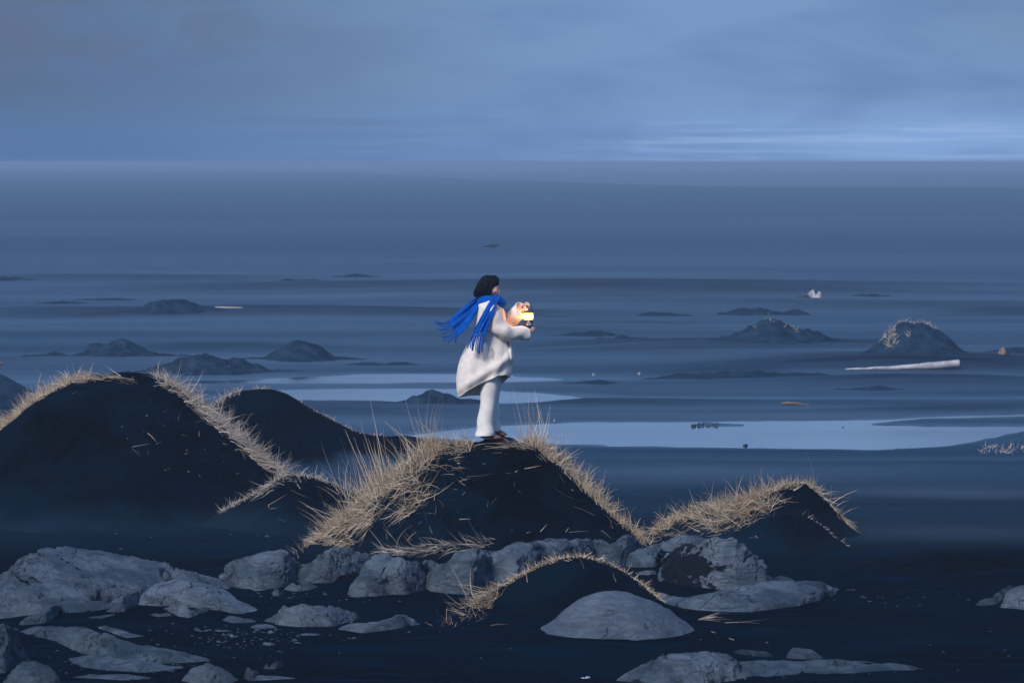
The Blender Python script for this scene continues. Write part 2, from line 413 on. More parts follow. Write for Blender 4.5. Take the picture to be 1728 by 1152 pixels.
for cx, cy, hw, hh, h in SWELLS:  # shade of slopes facing the camera, painted as darker sand
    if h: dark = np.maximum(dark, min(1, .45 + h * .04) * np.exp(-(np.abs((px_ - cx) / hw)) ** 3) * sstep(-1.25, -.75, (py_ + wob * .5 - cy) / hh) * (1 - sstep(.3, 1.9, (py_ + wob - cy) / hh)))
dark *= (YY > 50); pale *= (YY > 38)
wet = np.maximum(wet, .8 * sstep(-7, 1, pool_m(XX, YY))) * (YY > 30)
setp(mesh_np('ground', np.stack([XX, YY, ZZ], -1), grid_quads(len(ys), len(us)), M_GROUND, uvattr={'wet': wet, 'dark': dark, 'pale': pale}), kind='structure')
def sheet(name, x0, x1, y0, y1, z, mat):
    X, Y = np.meshgrid(np.linspace(x0, x1, 12), np.linspace(y0, y1, 8))
    return setp(mesh_np(name, np.stack([X, Y, X * 0 + z], -1), grid_quads(8, 12), mat), kind='structure')
sheet('tidal_pool', -2.5, 10.5, 52.5, 62.5, .0, M_WATER)
sheet('tidal_pool', -5.5, 1.7, 62.6, 68.8, .0, M_WATER)
sheet('tidal_pool', -6.5, 1.7, 68.9, 73.5, .0, M_WATER)
sx_ = np.array([-45000, -4000, -600, -200, -60, -10, 30, 90, 300, 900, 5000, 45000.]); sy_ = np.array([9000, 4000, 2600, 2000, 1500, 900, 640, 580, 570, 600, 900, 4000.])
SV = np.stack([np.stack([sx_, sy_, sx_ * 0 - .05], 1), np.stack([sx_, sx_ * 0 + 44900, sx_ * 0 - .05], 1)], 0)
setp(mesh_np('sea', SV, grid_quads(2, len(sx_)), M_SEA), kind='structure')

# ------------------------------------------------------------------ sand mounds
MOUNDS = {}
def mound(name, ridge, D, slope=.62, back=.7, soft=.10, rough=(), wob=.12, res=.035, mat=None, disp=.02, k=.05, seed=0, jag=0.0, extra=None):
    r = np.array(ridge, float)
    x0 = float(at(r[0, 0], 500, D)[0]); x1 = float(at(r[-1, 0], 500, D)[0])
    def prof(x):
        px = 864 + F * x / D                 # close to the true pixel: the pitch is small
        for _ in range(1): px = px
        py = curve(ridge, px, 14)
        Dx = D + wob * noise3(x * .6, seed, 0, 5)
        return Dx, CH + (ray(864, py)[2] / ray(864, py)[1]) * Dx
    def hz(x, y, detail=True):
        x = np.asarray(x, float); y = np.asarray(y, float)
        Dx, P = prof(x)
        d = y - Dx; ad = np.sqrt(d * d + soft * soft) - soft
        s = np.where(d < 0, slope, back)
        h = P - s * ad
        if detail:
            h = h + fbm(x * 2.2, y * 2.2, 0, 4, seed + 11) * disp * sstep(0, .3, ad)
            if jag: h = h + jag * fbm(x * 2.0, y * 2.0, 1.0, 5, seed + 3, .65)
        if extra is not None: h = h + extra(x, y)
        ro = 0
        for (cx, cy, rx, ry, s_) in rough:
            px, py = topx(x, y, h)
            e = 1 - np.sqrt(((px - cx) / rx) ** 2 + ((py - cy) / ry) ** 2) + fbm(x * 3, y * 3, h * 3, 4, seed + 21) * .9
            ro = np.maximum(ro, sstep(.0, .5, e) * s_)
        if len(rough) and detail: h = h + ro * (fbm(x * 5, y * 5, h * 5, 4, seed + 25, .6) * .075 - .03)
        base = G(x, y) - .03
        z = k * np.logaddexp(h / k, base / k)
        return z, ro
    def skirt(x, y, z): return 1 - sstep(.0, .30, z - G(x, y) + fbm(x * 1.1, y * 2.4, 0, 4, seed + 40) * .16)
    hm = float(np.max(prof(np.linspace(x0, x1, 60))[1]))
    ext = 5 * k / slope
    nx = max(40, int((x1 - x0) / res)); y0 = D - hm / slope - .4 - ext; y1 = D + hm / back + .5 + ext
    ny = max(30, int((y1 - y0) / res))
    X, Y = np.meshgrid(np.linspace(x0, x1, nx), np.linspace(y0, y1, ny))
    Z, RO = hz(X, Y)
    e = np.minimum(np.minimum(X - x0, x1 - X), np.minimum(Y - y0, y1 - Y)) ; Z = Z - .25 * (1 - sstep(0, .25, e)) * (np.maximum(Z, 0) + .15)
    o = setp(mesh_np('sand_mound', np.stack([X, Y, Z], -1), grid_quads(ny, nx), mat or M_MOUND, uvattr={'rough': RO + 0 * X, 'skirt': skirt(X, Y, Z)}), kind='structure')
    MOUNDS[name] = (hz, D, y0, y1, prof)
    return o
def footbump(x, y):
    return .035 * np.exp(-((x - V(845, 730, 40).x) / .16) ** 4 - ((y - 40.09) / .10) ** 4)
mound('main', [(380, 1010), (440, 985), (490, 945), (540, 905), (590, 860), (640, 812), (700, 768), (750, 748), (790, 741), (830, 739), (870, 739),
               (905, 746), (950, 786), (990, 826), (1040, 872), (1085, 908), (1120, 930), (1180, 970)], 40, .70, .8, .06,
      rough=[(870, 830, 75, 90, 1), (800, 770, 60, 30, .6), (900, 770, 60, 25, .5)], seed=1, extra=footbump, wob=.02)
mound('left', [(-420, 860), (-260, 810), (-140, 765), (-60, 752), (0, 718), (60, 672), (110, 645), (150, 632), (190, 627), (230, 627), (262, 633), (300, 652), (345, 692), (400, 738),
               (440, 772), (480, 803), (530, 840), (600, 890)], 44, .55, .7, .12, rough=[(110, 745, 110, 60, 1), (210, 640, 60, 14, .7), (60, 800, 80, 25, .6)], seed=2)
mound('spur', [(280, 925), (330, 890), (370, 864), (430, 832), (470, 806), (492, 799), (540, 807), (600, 832), (660, 862), (720, 900)], 42, .55, .7, .08, seed=3)
mound('behind', [(220, 800), (300, 730), (360, 680), (400, 660), (450, 656), (480, 664), (540, 699), (600, 727), (650, 737), (690, 735), (740, 742), (800, 765), (900, 800)],
      50, .5, .6, .15, rough=[(480, 720, 90, 25, .5)], seed=4, jag=.03)
mound('right', [(1040, 955), (1085, 912), (1120, 884), (1180, 862), (1240, 846), (1300, 828), (1335, 815), (1362, 814), (1390, 836), (1430, 880), (1460, 910), (1520, 950)],
      41, .6, .8, .05, seed=5, k=.035)
mound('lobe', [(1180, 935), (1240, 900), (1290, 875), (1330, 866), (1370, 872), (1400, 894), (1440, 926), (1480, 950), (1540, 980)], 39.6, .42, .9, .05,
      rough=[(1360, 900, 60, 25, .7), (1480, 950, 70, 40, .5)], seed=6, k=.035)
mound('front', [(740, 1045), (800, 1012), (850, 986), (900, 957), (940, 942), (985, 937), (1030, 950), (1070, 974), (1110, 1006), (1150, 1035)], 34.5, .42, .9, .05, seed=7, k=.03)
mound('low', [(1400, 965), (1500, 940), (1560, 930), (1620, 928), (1700, 926), (1800, 925), (1950, 930), (2100, 950)], 38.0, .24, .4, .25,
      rough=[(1660, 950, 150, 26, 1), (1560, 985, 110, 26, 1), (1480, 970, 60, 30, .8)], seed=8, k=.04)
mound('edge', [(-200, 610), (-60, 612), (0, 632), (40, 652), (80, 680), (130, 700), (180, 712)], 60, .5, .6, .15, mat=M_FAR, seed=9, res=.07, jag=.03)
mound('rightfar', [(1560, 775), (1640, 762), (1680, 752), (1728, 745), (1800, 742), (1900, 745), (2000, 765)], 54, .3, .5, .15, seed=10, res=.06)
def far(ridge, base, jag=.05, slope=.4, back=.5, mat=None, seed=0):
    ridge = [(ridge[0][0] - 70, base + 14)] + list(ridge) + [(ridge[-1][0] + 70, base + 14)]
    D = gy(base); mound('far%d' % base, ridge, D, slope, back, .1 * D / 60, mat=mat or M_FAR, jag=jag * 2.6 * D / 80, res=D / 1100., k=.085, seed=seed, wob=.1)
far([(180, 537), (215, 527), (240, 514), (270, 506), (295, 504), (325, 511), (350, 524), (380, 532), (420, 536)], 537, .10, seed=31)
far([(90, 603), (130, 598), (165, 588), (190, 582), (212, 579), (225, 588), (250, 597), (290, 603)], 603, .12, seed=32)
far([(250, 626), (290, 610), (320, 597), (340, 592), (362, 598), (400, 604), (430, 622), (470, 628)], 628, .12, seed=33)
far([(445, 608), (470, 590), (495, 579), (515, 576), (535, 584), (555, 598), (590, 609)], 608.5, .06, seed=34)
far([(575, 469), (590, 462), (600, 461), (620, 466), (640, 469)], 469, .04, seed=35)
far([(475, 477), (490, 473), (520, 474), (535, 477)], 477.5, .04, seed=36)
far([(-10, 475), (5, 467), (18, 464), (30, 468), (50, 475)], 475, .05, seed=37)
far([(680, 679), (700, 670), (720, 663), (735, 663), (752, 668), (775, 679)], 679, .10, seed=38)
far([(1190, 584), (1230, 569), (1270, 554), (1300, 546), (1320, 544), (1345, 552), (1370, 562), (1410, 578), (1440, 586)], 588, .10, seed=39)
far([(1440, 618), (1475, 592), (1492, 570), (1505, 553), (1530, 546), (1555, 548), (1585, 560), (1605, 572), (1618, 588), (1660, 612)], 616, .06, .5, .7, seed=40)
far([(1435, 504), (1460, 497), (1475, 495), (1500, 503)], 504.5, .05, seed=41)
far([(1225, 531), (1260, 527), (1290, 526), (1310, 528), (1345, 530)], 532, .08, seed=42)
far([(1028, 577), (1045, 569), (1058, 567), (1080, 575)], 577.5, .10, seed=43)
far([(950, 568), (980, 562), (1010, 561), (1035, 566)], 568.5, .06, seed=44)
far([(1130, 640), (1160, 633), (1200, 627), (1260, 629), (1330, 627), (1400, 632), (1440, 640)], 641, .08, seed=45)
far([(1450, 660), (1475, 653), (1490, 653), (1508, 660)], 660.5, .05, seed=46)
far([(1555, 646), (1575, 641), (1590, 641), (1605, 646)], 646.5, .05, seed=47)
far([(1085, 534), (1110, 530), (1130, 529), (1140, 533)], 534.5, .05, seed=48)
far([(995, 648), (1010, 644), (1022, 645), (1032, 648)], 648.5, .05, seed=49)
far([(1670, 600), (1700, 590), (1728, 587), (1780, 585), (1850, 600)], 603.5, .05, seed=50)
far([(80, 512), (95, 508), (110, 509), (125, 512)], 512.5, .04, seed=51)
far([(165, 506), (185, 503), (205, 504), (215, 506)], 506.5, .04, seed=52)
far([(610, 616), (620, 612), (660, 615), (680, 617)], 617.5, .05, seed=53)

# ------------------------------------------------------------------ rocks
def ghit(px, py):
    a, dy, dz = ray(px, py); st = np.arange(40, 200, .05); t = st / dy
    h = G(a * t, st); k = np.argmax(h >= CH + dz * t)
    return float(a * t[k]), float(st[k]), float(h[k])
def rock(label, top, base, mat=None, group='grey boulders and slabs among the dark sand', name='boulder', cat='rock', cracks=1.0, amp=1.0, sand=.25, depk=1.0, seed=None, sandpatch=(), p_=1.1, z0=0.0, facet=.85):
    global _rs
    seed = seed if seed is not None else _rs; _rs += 1
    t = np.array(top, float); b = np.array(base, float)
    xa, xb = t[0, 0], t[-1, 0]
    hpx = np.max(np.interp(t[:, 0], b[:, 0], b[:, 1]) - t[:, 1])
    wpx = xb - xa; Ym = float(gy(b[:, 1].mean(), z0)); wm = wpx * Ym / F
    nu = int(np.clip(wpx * .9, 26, 220)); nv = int(np.clip(nu * .45, 20, 64))
    pad = min(.10 * wpx, .35 * hpx)
    uu = np.linspace(0, 1, nu); px = xa - pad + (wpx + 2 * pad) * uu
    T = curve(top, px, wpx * .05); B = curve(base, px, wpx * .10) + 1.2 * noise3(px / 22, seed, .5, 4) * min(1, hpx / 30)
    inside = np.clip(np.minimum(px - (xa - pad), (xb + pad) - px) / (pad + 1e-6), 0, 1)
    if b[:, 1].mean() < 735: z0 = ghit((xa + xb) / 2, b[:, 1].mean())[2]
    Yf = gy(B, z0)
    dmax = float(Yf.mean()) * (B - T).max() / (b[:, 1].mean() - hpx - 273)
    dep = min(.38 * wm, .6 * dmax) * depk
    prof = np.sqrt(np.clip(1 - (2 * uu - 1) ** 2, 0, 1)) * .8 + .2
    dx = dep * prof
    Yr = Yf + dx
    _, _, zr = at(px, T, Yr); zr = z0 + np.maximum(zr - z0, .015) * sstep(0, 1, inside) ** .5
    v = np.linspace(0, 1, nv)[:, None]
    ang = v * math.pi
    cy = (1 - np.cos(ang))
    Yv = Yf[None] + dx[None] * cy * np.where(ang > math.pi / 2, 1.0, 1.0)
    Z = (zr - z0 + .12)[None] * np.sin(ang) ** p_ - .12 + z0
    Xv = (px[None] - 864) / F * Yv
    P = np.stack([Xv, Yv, Z + z0 * 0], -1)
    du = np.gradient(P, axis=1); dv = np.gradient(P, axis=0); N = np.cross(du, dv); N /= (np.linalg.norm(N, axis=-1, keepdims=True) + 1e-9)
    s = max(wm * .5, hpx * Ym / F)
    x, y, z = P[..., 0], P[..., 1], P[..., 2]
    f1 = fbm(x / s * 1.8, y / s * 1.8, z / s * 2.6, 3, seed * 7 + 1)
    # faceting: planes that cut across the boulder
    f2 = fbm(x * 5, y * 5, z * 9, 4, seed * 7 + 2, .6)
    q = fbm(x / s * 2.2 + f1, y / s * 2.2, z / s * 3.5, 2, seed * 7 + 3)
    rid = np.clip(1 - np.abs(q) / .05, 0, 1) ** 1.5
    hs = min(hpx * Ym / F, .6)
    st = np.abs(((z / hs * 3.1 + x * .9 * (1 if seed % 2 else -1) + f1 * 1.3) % 1) - .5) * 2
    g_ = (.35 if seed % 2 else -.35); f3 = np.abs(fbm(x * 1.3 + f1, (y + g_ * x) * 4.0, (z + g_ * x) * 4.0, 5, seed * 7 + 5, .5))
    disp = amp * (f1 * .09 * hs + f2 * .045 * hs - (f3 ** .8) * .17 * hs + .03 * hs - cracks * rid * .22 * hs + (st - .5) * .05 * hs)
    fade = np.sin(ang) ** .4
    P = P + N * (disp * fade)[..., None]
    if facet:
        rg = np.random.default_rng(seed * 13 + 5); cc = P.reshape(-1, 3).mean(0); hf = np.array([wm * .5, dep + .05, hs + .05])
        for _ in range(7):
            nn_ = np.array([rg.uniform(-.9, .9), rg.uniform(-1, -.1), rg.uniform(.15, 1.0)]); nn_ /= np.linalg.norm(nn_)
            dd = ((P - cc) / hf) @ nn_; lim = np.quantile(dd, rg.uniform(.80, .95)); over = np.maximum(0, dd - lim + .02 * f2)
            P = P - (over * facet)[..., None] * nn_ * hf
    zt = P[..., 2] - z0; kz = float(np.clip((zr - z0).max() / max(zt.max(), .01), .7, 1.6)); P[..., 2] = z0 + np.where(zt > 0, zt * kz, zt)
    h = (P[..., 2] - z0) / max(hs * .9, .02)
    sa = sand * 1.6 * (1 - sstep(.0, .45, h)) + 0 * h
    ppx2, ppy2 = topx(P[..., 0], P[..., 1], P[..., 2])
    for (cx, cy_, rx, ry, s_) in sandpatch:
        sa = np.maximum(sa, s_ * (1.15 - .65 * np.sqrt(((ppx2 - cx) / rx) ** 2 + ((ppy2 - cy_) / ry) ** 2)))
    c = (float(P[..., 0].mean()), float(Ym + dep * .5), float(z0))
    o = mesh_np(name, P, grid_quads(nv, nu), mat or M_ROCK, uvattr={'sand': np.clip(sa, 0, 1)}, loc=c)
    return setp(o, label, cat, group)
_rs = 1
def rockw(*a, **k): k.setdefault('facet', .6); k.setdefault('p_', .8); return rock(*a, **k)
rock('huge grey slab sloping down from the left edge, largest rock on the left', [(-160, 1030), (-60, 1005), (0, 980), (30, 955), (80, 931), (110, 927), (160, 930), (200, 943), (260, 956), (320, 972), (385, 984), (405, 992)],
     [(-160, 1075), (0, 1062), (60, 1058), (100, 1048), (160, 1042), (200, 1035), (250, 1022), (320, 1012), (405, 1003)], cracks=1.4, sand=.22)
rock('pale flat slab with a straight cleft, leaning on the huge left slab', [(228, 1012), (258, 984), (300, 976), (340, 984), (400, 998), (440, 1014), (460, 1036)],
     [(228, 1032), (300, 1032), (360, 1036), (420, 1050), (460, 1050)], mat=M_ROCKP, cracks=1.5, sand=.12)
rock('small flat rock under the front edge of the pale flat slab', [(264, 1032), (285, 1024), (320, 1022), (350, 1024), (356, 1030)], [(264, 1034), (300, 1050), (330, 1052), (356, 1034)], sand=.2)
rock('narrow slab leaning up and to the right against the foot of the huge left slab', [(170, 1036), (195, 1012), (225, 999), (245, 1003)], [(170, 1042), (200, 1044), (225, 1034), (245, 1014)], sand=.2)
rock('dark narrow rock under the left end of the huge left slab', [(12, 1060), (45, 1042), (80, 1024), (106, 1018)], [(12, 1066), (50, 1064), (85, 1058), (106, 1036)], mat=M_ROCKD, sand=.2)
rock('long dark blue slab running down to the right in the lower left corner', [(20, 1066), (50, 1058), (90, 1056), (140, 1058), (190, 1074), (240, 1087), (300, 1098), (344, 1114)],
     [(20, 1078), (90, 1092), (130, 1108), (180, 1126), (230, 1138), (300, 1138), (344, 1130)], mat=M_ROCKD, cracks=1.6, sand=.2)
rock('dark rock cut off by the left edge of the photo, near the bottom', [(-120, 1060), (-40, 1052), (0, 1058), (25, 1068), (36, 1090)], [(-120, 1120), (-40, 1150), (0, 1142), (36, 1128)], mat=M_ROCKD, sand=.1)
rock('thin grey slab with a shadowed underside above the long dark blue slab', [(145, 1060), (175, 1059), (220, 1067), (285, 1083)], [(145, 1064), (185, 1078), (230, 1090), (285, 1088)], sand=.08)
rock('low grey rock just right of the thin shadowed slab', [(222, 1064), (250, 1062), (282, 1070)], [(222, 1070), (250, 1074), (282, 1075)], sand=.3)
rock('thin pale sliver of rock right of the long dark blue slab', [(290, 1082), (320, 1090), (348, 1095)], [(290, 1084), (320, 1097), (348, 1098)], sand=.1)
rock('low oval grey rock under the thin shadowed slab', [(240, 1090), (256, 1085), (274, 1092)], [(240, 1093), (256, 1097), (274, 1095)], sand=.1)
rock('dark mossy boulder at the bottom left corner', [(4, 1148), (25, 1122), (55, 1115), (80, 1124), (100, 1148)], [(4, 1160), (55, 1162), (100, 1158)], mat=M_ROCKD, sand=.2)
rock('rounded grey boulder at the bottom edge with a pale top', [(302, 1148), (318, 1124), (345, 1117), (372, 1124), (398, 1140), (402, 1150)], [(302, 1158), (345, 1162), (402, 1158)], sand=.15)
rock('small upright stone beside the rounded boulder at the bottom edge', [(406, 1148), (416, 1126), (428, 1128), (440, 1146)], [(406, 1152), (424, 1156), (440, 1150)], mat=M_ROCKD, sand=.1)
rock('small round stone right of the small upright stone at the bottom edge', [(434, 1130), (445, 1117), (462, 1113), (478, 1122)], [(434, 1134), (455, 1140), (478, 1130)], mat=M_ROCKD, sand=.1)
rock('rounded grey boulder directly left of the foot of the straw covered slope', [(364, 978), (383, 956), (405, 940), (430, 932), (462, 929), (492, 940), (520, 966)], [(364, 988), (420, 1000), (470, 998), (520, 984)], sand=.15, p_=.75, facet=.6)
rock('small knobbly rock below the boulder left of the straw slope', [(412, 990), (430, 981), (452, 985)], [(412, 994), (430, 1003), (452, 1000)], sand=.2)
rock('small round stone between two rocks below the boulder left of the straw slope', [(456, 1002), (467, 993), (480, 1002)], [(456, 1006), (467, 1011), (480, 1008)], sand=.1)
rock('low pointed grey rock at the foot of the boulder with the hollow shadow', [(476, 992), (495, 982), (520, 984), (538, 992)], [(476, 1000), (500, 1006), (538, 996)], sand=.2)
rockw('grey boulder tapering left over a dark hollow, at the foot of the straw slope', [(494, 978), (513, 950), (535, 931), (562, 922), (598, 926), (624, 936), (640, 952)],
     [(494, 988), (530, 996), (560, 990), (600, 984), (640, 972)], sand=.1, sandpatch=[(600, 985, 45, 22, 1)])
rockw('broad grey rock with ragged left foot, behind the tan stone', [(592, 985), (612, 948), (632, 933), (660, 940), (692, 942), (718, 948), (732, 966)],
     [(592, 1014), (630, 1010), (670, 1008), (705, 1004), (732, 990)], sand=.18)
rockw('grey rock leaning left between two dark clefts in the middle of the rock row', [(716, 972), (734, 943), (765, 928), (805, 924), (842, 934)],
     [(716, 998), (745, 1008), (795, 1006), (842, 988)], sand=.1, cracks=.8)
rockw('long pale grey rock below the main mound, behind the arched grass rim', [(796, 952), (826, 928), (860, 918), (900, 911), (960, 908), (1000, 905), (1022, 912)],
     [(796, 1000), (840, 1002), (880, 992), (940, 980), (1022, 956)], sand=.08, cracks=1.2)
rock('low dark rock filling the gap between the ragged foot rock and the two clefts', [(650, 962), (690, 950), (725, 944), (760, 950), (790, 962)], [(650, 985), (700, 990), (760, 988), (790, 980)], sand=.2, depk=.8, mat=M_ROCKD)
rock('grey rock showing between the leaning rock and the long pale rock', [(760, 950), (800, 935), (840, 928), (880, 940), (900, 958)], [(760, 985), (820, 992), (900, 985)], sand=.1)
rockw('squat grey rock under the right foot of the main mound', [(990, 935), (1015, 916), (1045, 905), (1068, 908), (1080, 922)], [(990, 956), (1030, 962), (1055, 958), (1080, 944)], sand=.1)
rockw('grey rock half buried in sand just left of the biggest right boulder', [(1052, 930), (1080, 919), (1120, 914), (1150, 902), (1180, 900), (1200, 906)], [(1052, 962), (1090, 960), (1130, 950), (1200, 945)],
     sand=.1, sandpatch=[(1160, 950, 50, 22, 1)])
rock('biggest boulder on the right, round shouldered with sand over its left side', [(1128, 930), (1160, 912), (1195, 906), (1235, 909), (1262, 920), (1284, 940), (1298, 966), (1305, 985)],
     [(1128, 985), (1180, 1000), (1240, 1000), (1305, 992)], p_=.6, sand=.12, sandpatch=[(1150, 958, 62, 42, .9), (1175, 985, 40, 18, .7)], cracks=.8, mat=M_ROCKP)
rock('low rock tucked behind the right foot of the biggest right boulder', [(1298, 980), (1320, 971), (1342, 979)], [(1298, 985), (1320, 986), (1342, 984)], sand=.1)
rockw('long rounded rock with warm brown stains below the biggest right boulder', [(1118, 1016), (1165, 1008), (1210, 999), (1260, 990), (1320, 982), (1375, 980), (1400, 984), (1412, 996)],
     [(1118, 1020), (1160, 1036), (1210, 1046), (1280, 1036), (1340, 1030), (1385, 1022), (1412, 1002)], sand=.22, p_=.6)
rock('small rock at the left end of the long rounded rock beside the grass rim', [(1108, 1004), (1130, 1001), (1152, 1008)], [(1108, 1010), (1130, 1014), (1152, 1012)], sand=.1)
rock('smooth pale dome shaped boulder with one slanting crack, alone in front', [(890, 1074), (930, 1052), (962, 1022), (1000, 1002), (1040, 997), (1082, 1003), (1118, 1020), (1150, 1045), (1188, 1072)],
     [(890, 1077), (980, 1086), (1060, 1088), (1110, 1090), (1150, 1078), (1188, 1076)], mat=M_SMOOTH, cracks=0, amp=.35, sand=.03, p_=1.0, facet=.35, seed=52)
rock('flat pale stone lying in the sand behind the arched grass rim', [(1072, 968), (1088, 962), (1106, 964)], [(1072, 970), (1090, 974), (1106, 971)], sand=.0, group='small stones', name='stone', cat='stone')
rock('broad ridged slab at the bottom edge, nearest rock in the middle right', [(1028, 1150), (1080, 1130), (1130, 1114), (1175, 1102), (1205, 1103), (1250, 1122), (1262, 1134)],
     [(1028, 1156), (1100, 1162), (1180, 1160), (1262, 1148)], sand=.25, cracks=1.5)
rock('very long low ragged slab along the bottom edge to the right', [(1165, 1142), (1215, 1120), (1280, 1119), (1350, 1122), (1420, 1121), (1500, 1123), (1550, 1127), (1578, 1140)],
     [(1165, 1154), (1280, 1158), (1400, 1152), (1500, 1150), (1578, 1146)], mat=M_ROCKD, sand=.3, cracks=1.6)
rock('thin dark rock behind the very long low slab', [(1230, 1102), (1250, 1095), (1290, 1098), (1318, 1108)], [(1230, 1106), (1270, 1114), (1318, 1116)], mat=M_ROCKD, sand=.15)
rock('peaked small dark rock behind the very long low slab', [(1318, 1112), (1340, 1098), (1358, 1093), (1378, 1100), (1396, 1112)], [(1318, 1116), (1360, 1120), (1396, 1116)], mat=M_ROCKD, sand=.25)
rock('rounded grey boulder cut off by the right edge of the photo', [(1690, 1026), (1705, 1000), (1730, 986), (1770, 980), (1820, 990)], [(1690, 1030), (1740, 1034), (1820, 1034)], sand=.1)
rock('ragged low rock just left of the boulder at the right edge', [(1640, 1024), (1665, 1010), (1690, 994), (1712, 988)], [(1640, 1028), (1680, 1026), (1712, 1012)], mat=M_ROCKD, sand=.35)
rock('broad flat grey rock with a green stained left end, alone below the boulders', [(454, 1044), (472, 1030), (502, 1020), (545, 1028), (585, 1033), (614, 1037)], [(454, 1054), (490, 1072), (540, 1070), (580, 1058), (614, 1045)], sand=.04)
rock('long thin reddish grey slab right of the broad flat grey rock', [(562, 1062), (600, 1051), (640, 1045), (675, 1040), (702, 1049)], [(562, 1070), (600, 1080), (650, 1076), (702, 1058)], sand=.08)
rock('low grey rock in front of the broad flat grey rock', [(484, 1074), (505, 1068), (535, 1070), (556, 1076)], [(484, 1078), (510, 1083), (556, 1079)], sand=.2)
rock('thin ledge of rock in front of the broad rock behind the tan stone', [(612, 1008), (650, 1007), (690, 1010), (728, 1020)], [(612, 1010), (660, 1014), (690, 1018), (728, 1022)], sand=.1)
rock('ragged toe of rock left of the tan stone', [(578, 1008), (600, 998), (620, 992), (632, 1000)], [(578, 1013), (605, 1015), (632, 1008)], sand=.15)
rock('tan brown stone resting against the foot of the grey rock row', [(634, 1002), (645, 996), (658, 997), (674, 1004)], [(634, 1004), (650, 1010), (674, 1007)], mat=M_TAN, name='stone', cat='stone', group='small stones', sand=0)
rock('small white stone alone on dark sand at the bottom edge', [(973, 1141), (984, 1138), (997, 1141)], [(973, 1143), (985, 1146), (997, 1144)], mat=M_PALE, name='stone', cat='stone', group='small stones', sand=0)
for lab, tp, bs in (
    ('flat dark slab under the left end of the broad flat grey rock', [(400, 1060), (425, 1052), (455, 1054), (482, 1064)], [(400, 1066), (440, 1070), (482, 1068)]),
    ('wedge of grey rock between the pale cleft slab and the small stones below it', [(360, 1048), (385, 1038), (415, 1042), (446, 1052)], [(360, 1052), (400, 1058), (446, 1056)]),
    ('low ragged slab directly right of the rounded boulder at the bottom edge', [(385, 1150), (410, 1139), (470, 1140), (520, 1149)], [(385, 1158), (450, 1160), (520, 1156)]),
    ('long low slab between the dark mossy boulder and the rounded boulder at the bottom edge', [(96, 1148), (140, 1138), (200, 1138), (262, 1144), (300, 1150)], [(96, 1158), (200, 1160), (300, 1158)]),
    ('flat rock just above the long dark blue slab, at its left half', [(60, 1056), (95, 1050), (140, 1052), (160, 1058)], [(60, 1060), (110, 1063), (160, 1062)]),
    ('layered dark slab under the right half of the long dark blue slab', [(105, 1112), (150, 1104), (220, 1114), (290, 1122), (338, 1134)], [(105, 1124), (200, 1146), (338, 1144)]),
    ('thin slab edge running along the foot of the huge grey slab', [(95, 1052), (150, 1040), (200, 1036), (240, 1030)], [(95, 1058), (170, 1056), (240, 1042)]),
    ('slab in shadow right of the narrow leaning slab', [(240, 1040), (262, 1034), (290, 1040)], [(240, 1046), (265, 1050), (290, 1046)])):
    rock(lab, tp, bs, mat=M_ROCKD, sand=.15)
pts = [(338, 1066, 22, 10), (372, 1068, 30, 7), (395, 1076, 20, 7), (420, 1072, 12, 8), (372, 1087, 22, 7), (405, 1086, 16, 6), (446, 1070, 26, 7), (440, 1078, 18, 6), (420, 1090, 16, 6),
       (452, 1090, 28, 8), (488, 1084, 22, 8), (472, 1103, 18, 6), (487, 1097, 20, 6), (592, 1080, 20, 8), (330, 1088, 16, 5), (460, 1099, 14, 5), (112, 1055, 30, 5), (150, 1046, 24, 5),
       (78, 1060, 16, 8), (275, 1052, 12, 4), (240, 1046, 9, 4), (130, 1132, 18, 4), (195, 1140, 14, 4), (268, 1146, 20, 5), (540, 1086, 16, 4), (550, 1006, 18, 6), (1062, 1010, 1, 1)]
ONE = {(592, 1080): 'small grey stone just below the long thin reddish grey slab', (112, 1055): 'small flat stone at the foot of the huge grey slab, above the long dark slab',
       (78, 1060): 'leftmost small stone at the foot of the huge grey slab', (150, 1046): 'small flat stone touching the front foot of the huge grey slab',
       (275, 1052): 'tiny flat stone just below the pale cleft slab', (240, 1046): 'tiny stone left of the small flat rock under the pale cleft slab',
       (130, 1132): 'small stone right of the dark mossy boulder at the bottom left corner', (195, 1140): 'small dark stone at the bottom edge under the layered dark slab',
       (268, 1146): 'small stone at the bottom edge just left of the rounded boulder', (540, 1086): 'small lone stone on dark sand, rightmost below the broad flat grey rock',
       (550, 1006): 'small flat stone on the sand below the boulder with the dark hollow'}
for (x, y, w, h) in pts[:-1]:
    w *= 1.35; h *= 1.45
    rock(ONE.get((x, y), 'small flat grey stone in the scatter of stones at lower left'), [(x - w * .55, y), (x - w * .2, y - h * .6), (x + w * .2, y - h * .5), (x + w * .55, y)],
         [(x - w * .55, y + h * .25), (x, y + h * .6), (x + w * .55, y + h * .3)], name='stone', cat='stone', group='scatter of small flat stones at lower left', sand=.05)
# ragged line of pebbly rock along the right hand hollow
for i, (x, y, w, h) in enumerate([(1420, 993, 18, 5), (1440, 997, 26, 6), (1465, 1001, 22, 4), (1485, 999, 12, 4), (1530, 1018, 22, 5), (1555, 1024, 34, 6), (1590, 1026, 36, 5), (1622, 1022, 26, 5), (1640, 1014, 18, 6)]):
    rock(('first', 'second', 'third', 'fourth', 'fifth', 'sixth', 'seventh', 'eighth', 'last')[i] + ' low stone from the left in the ragged line along the hollow at right', [(x - w * .55, y), (x - w * .2, y - h * .6), (x + w * .2, y - h * .5), (x + w * .55, y)],
         [(x - w * .55, y + h * .25), (x, y + h * .6), (x + w * .55, y + h * .3)], name='stone', cat='stone', group='ragged line of low stones at right', sand=.2, mat=M_ROCKD)
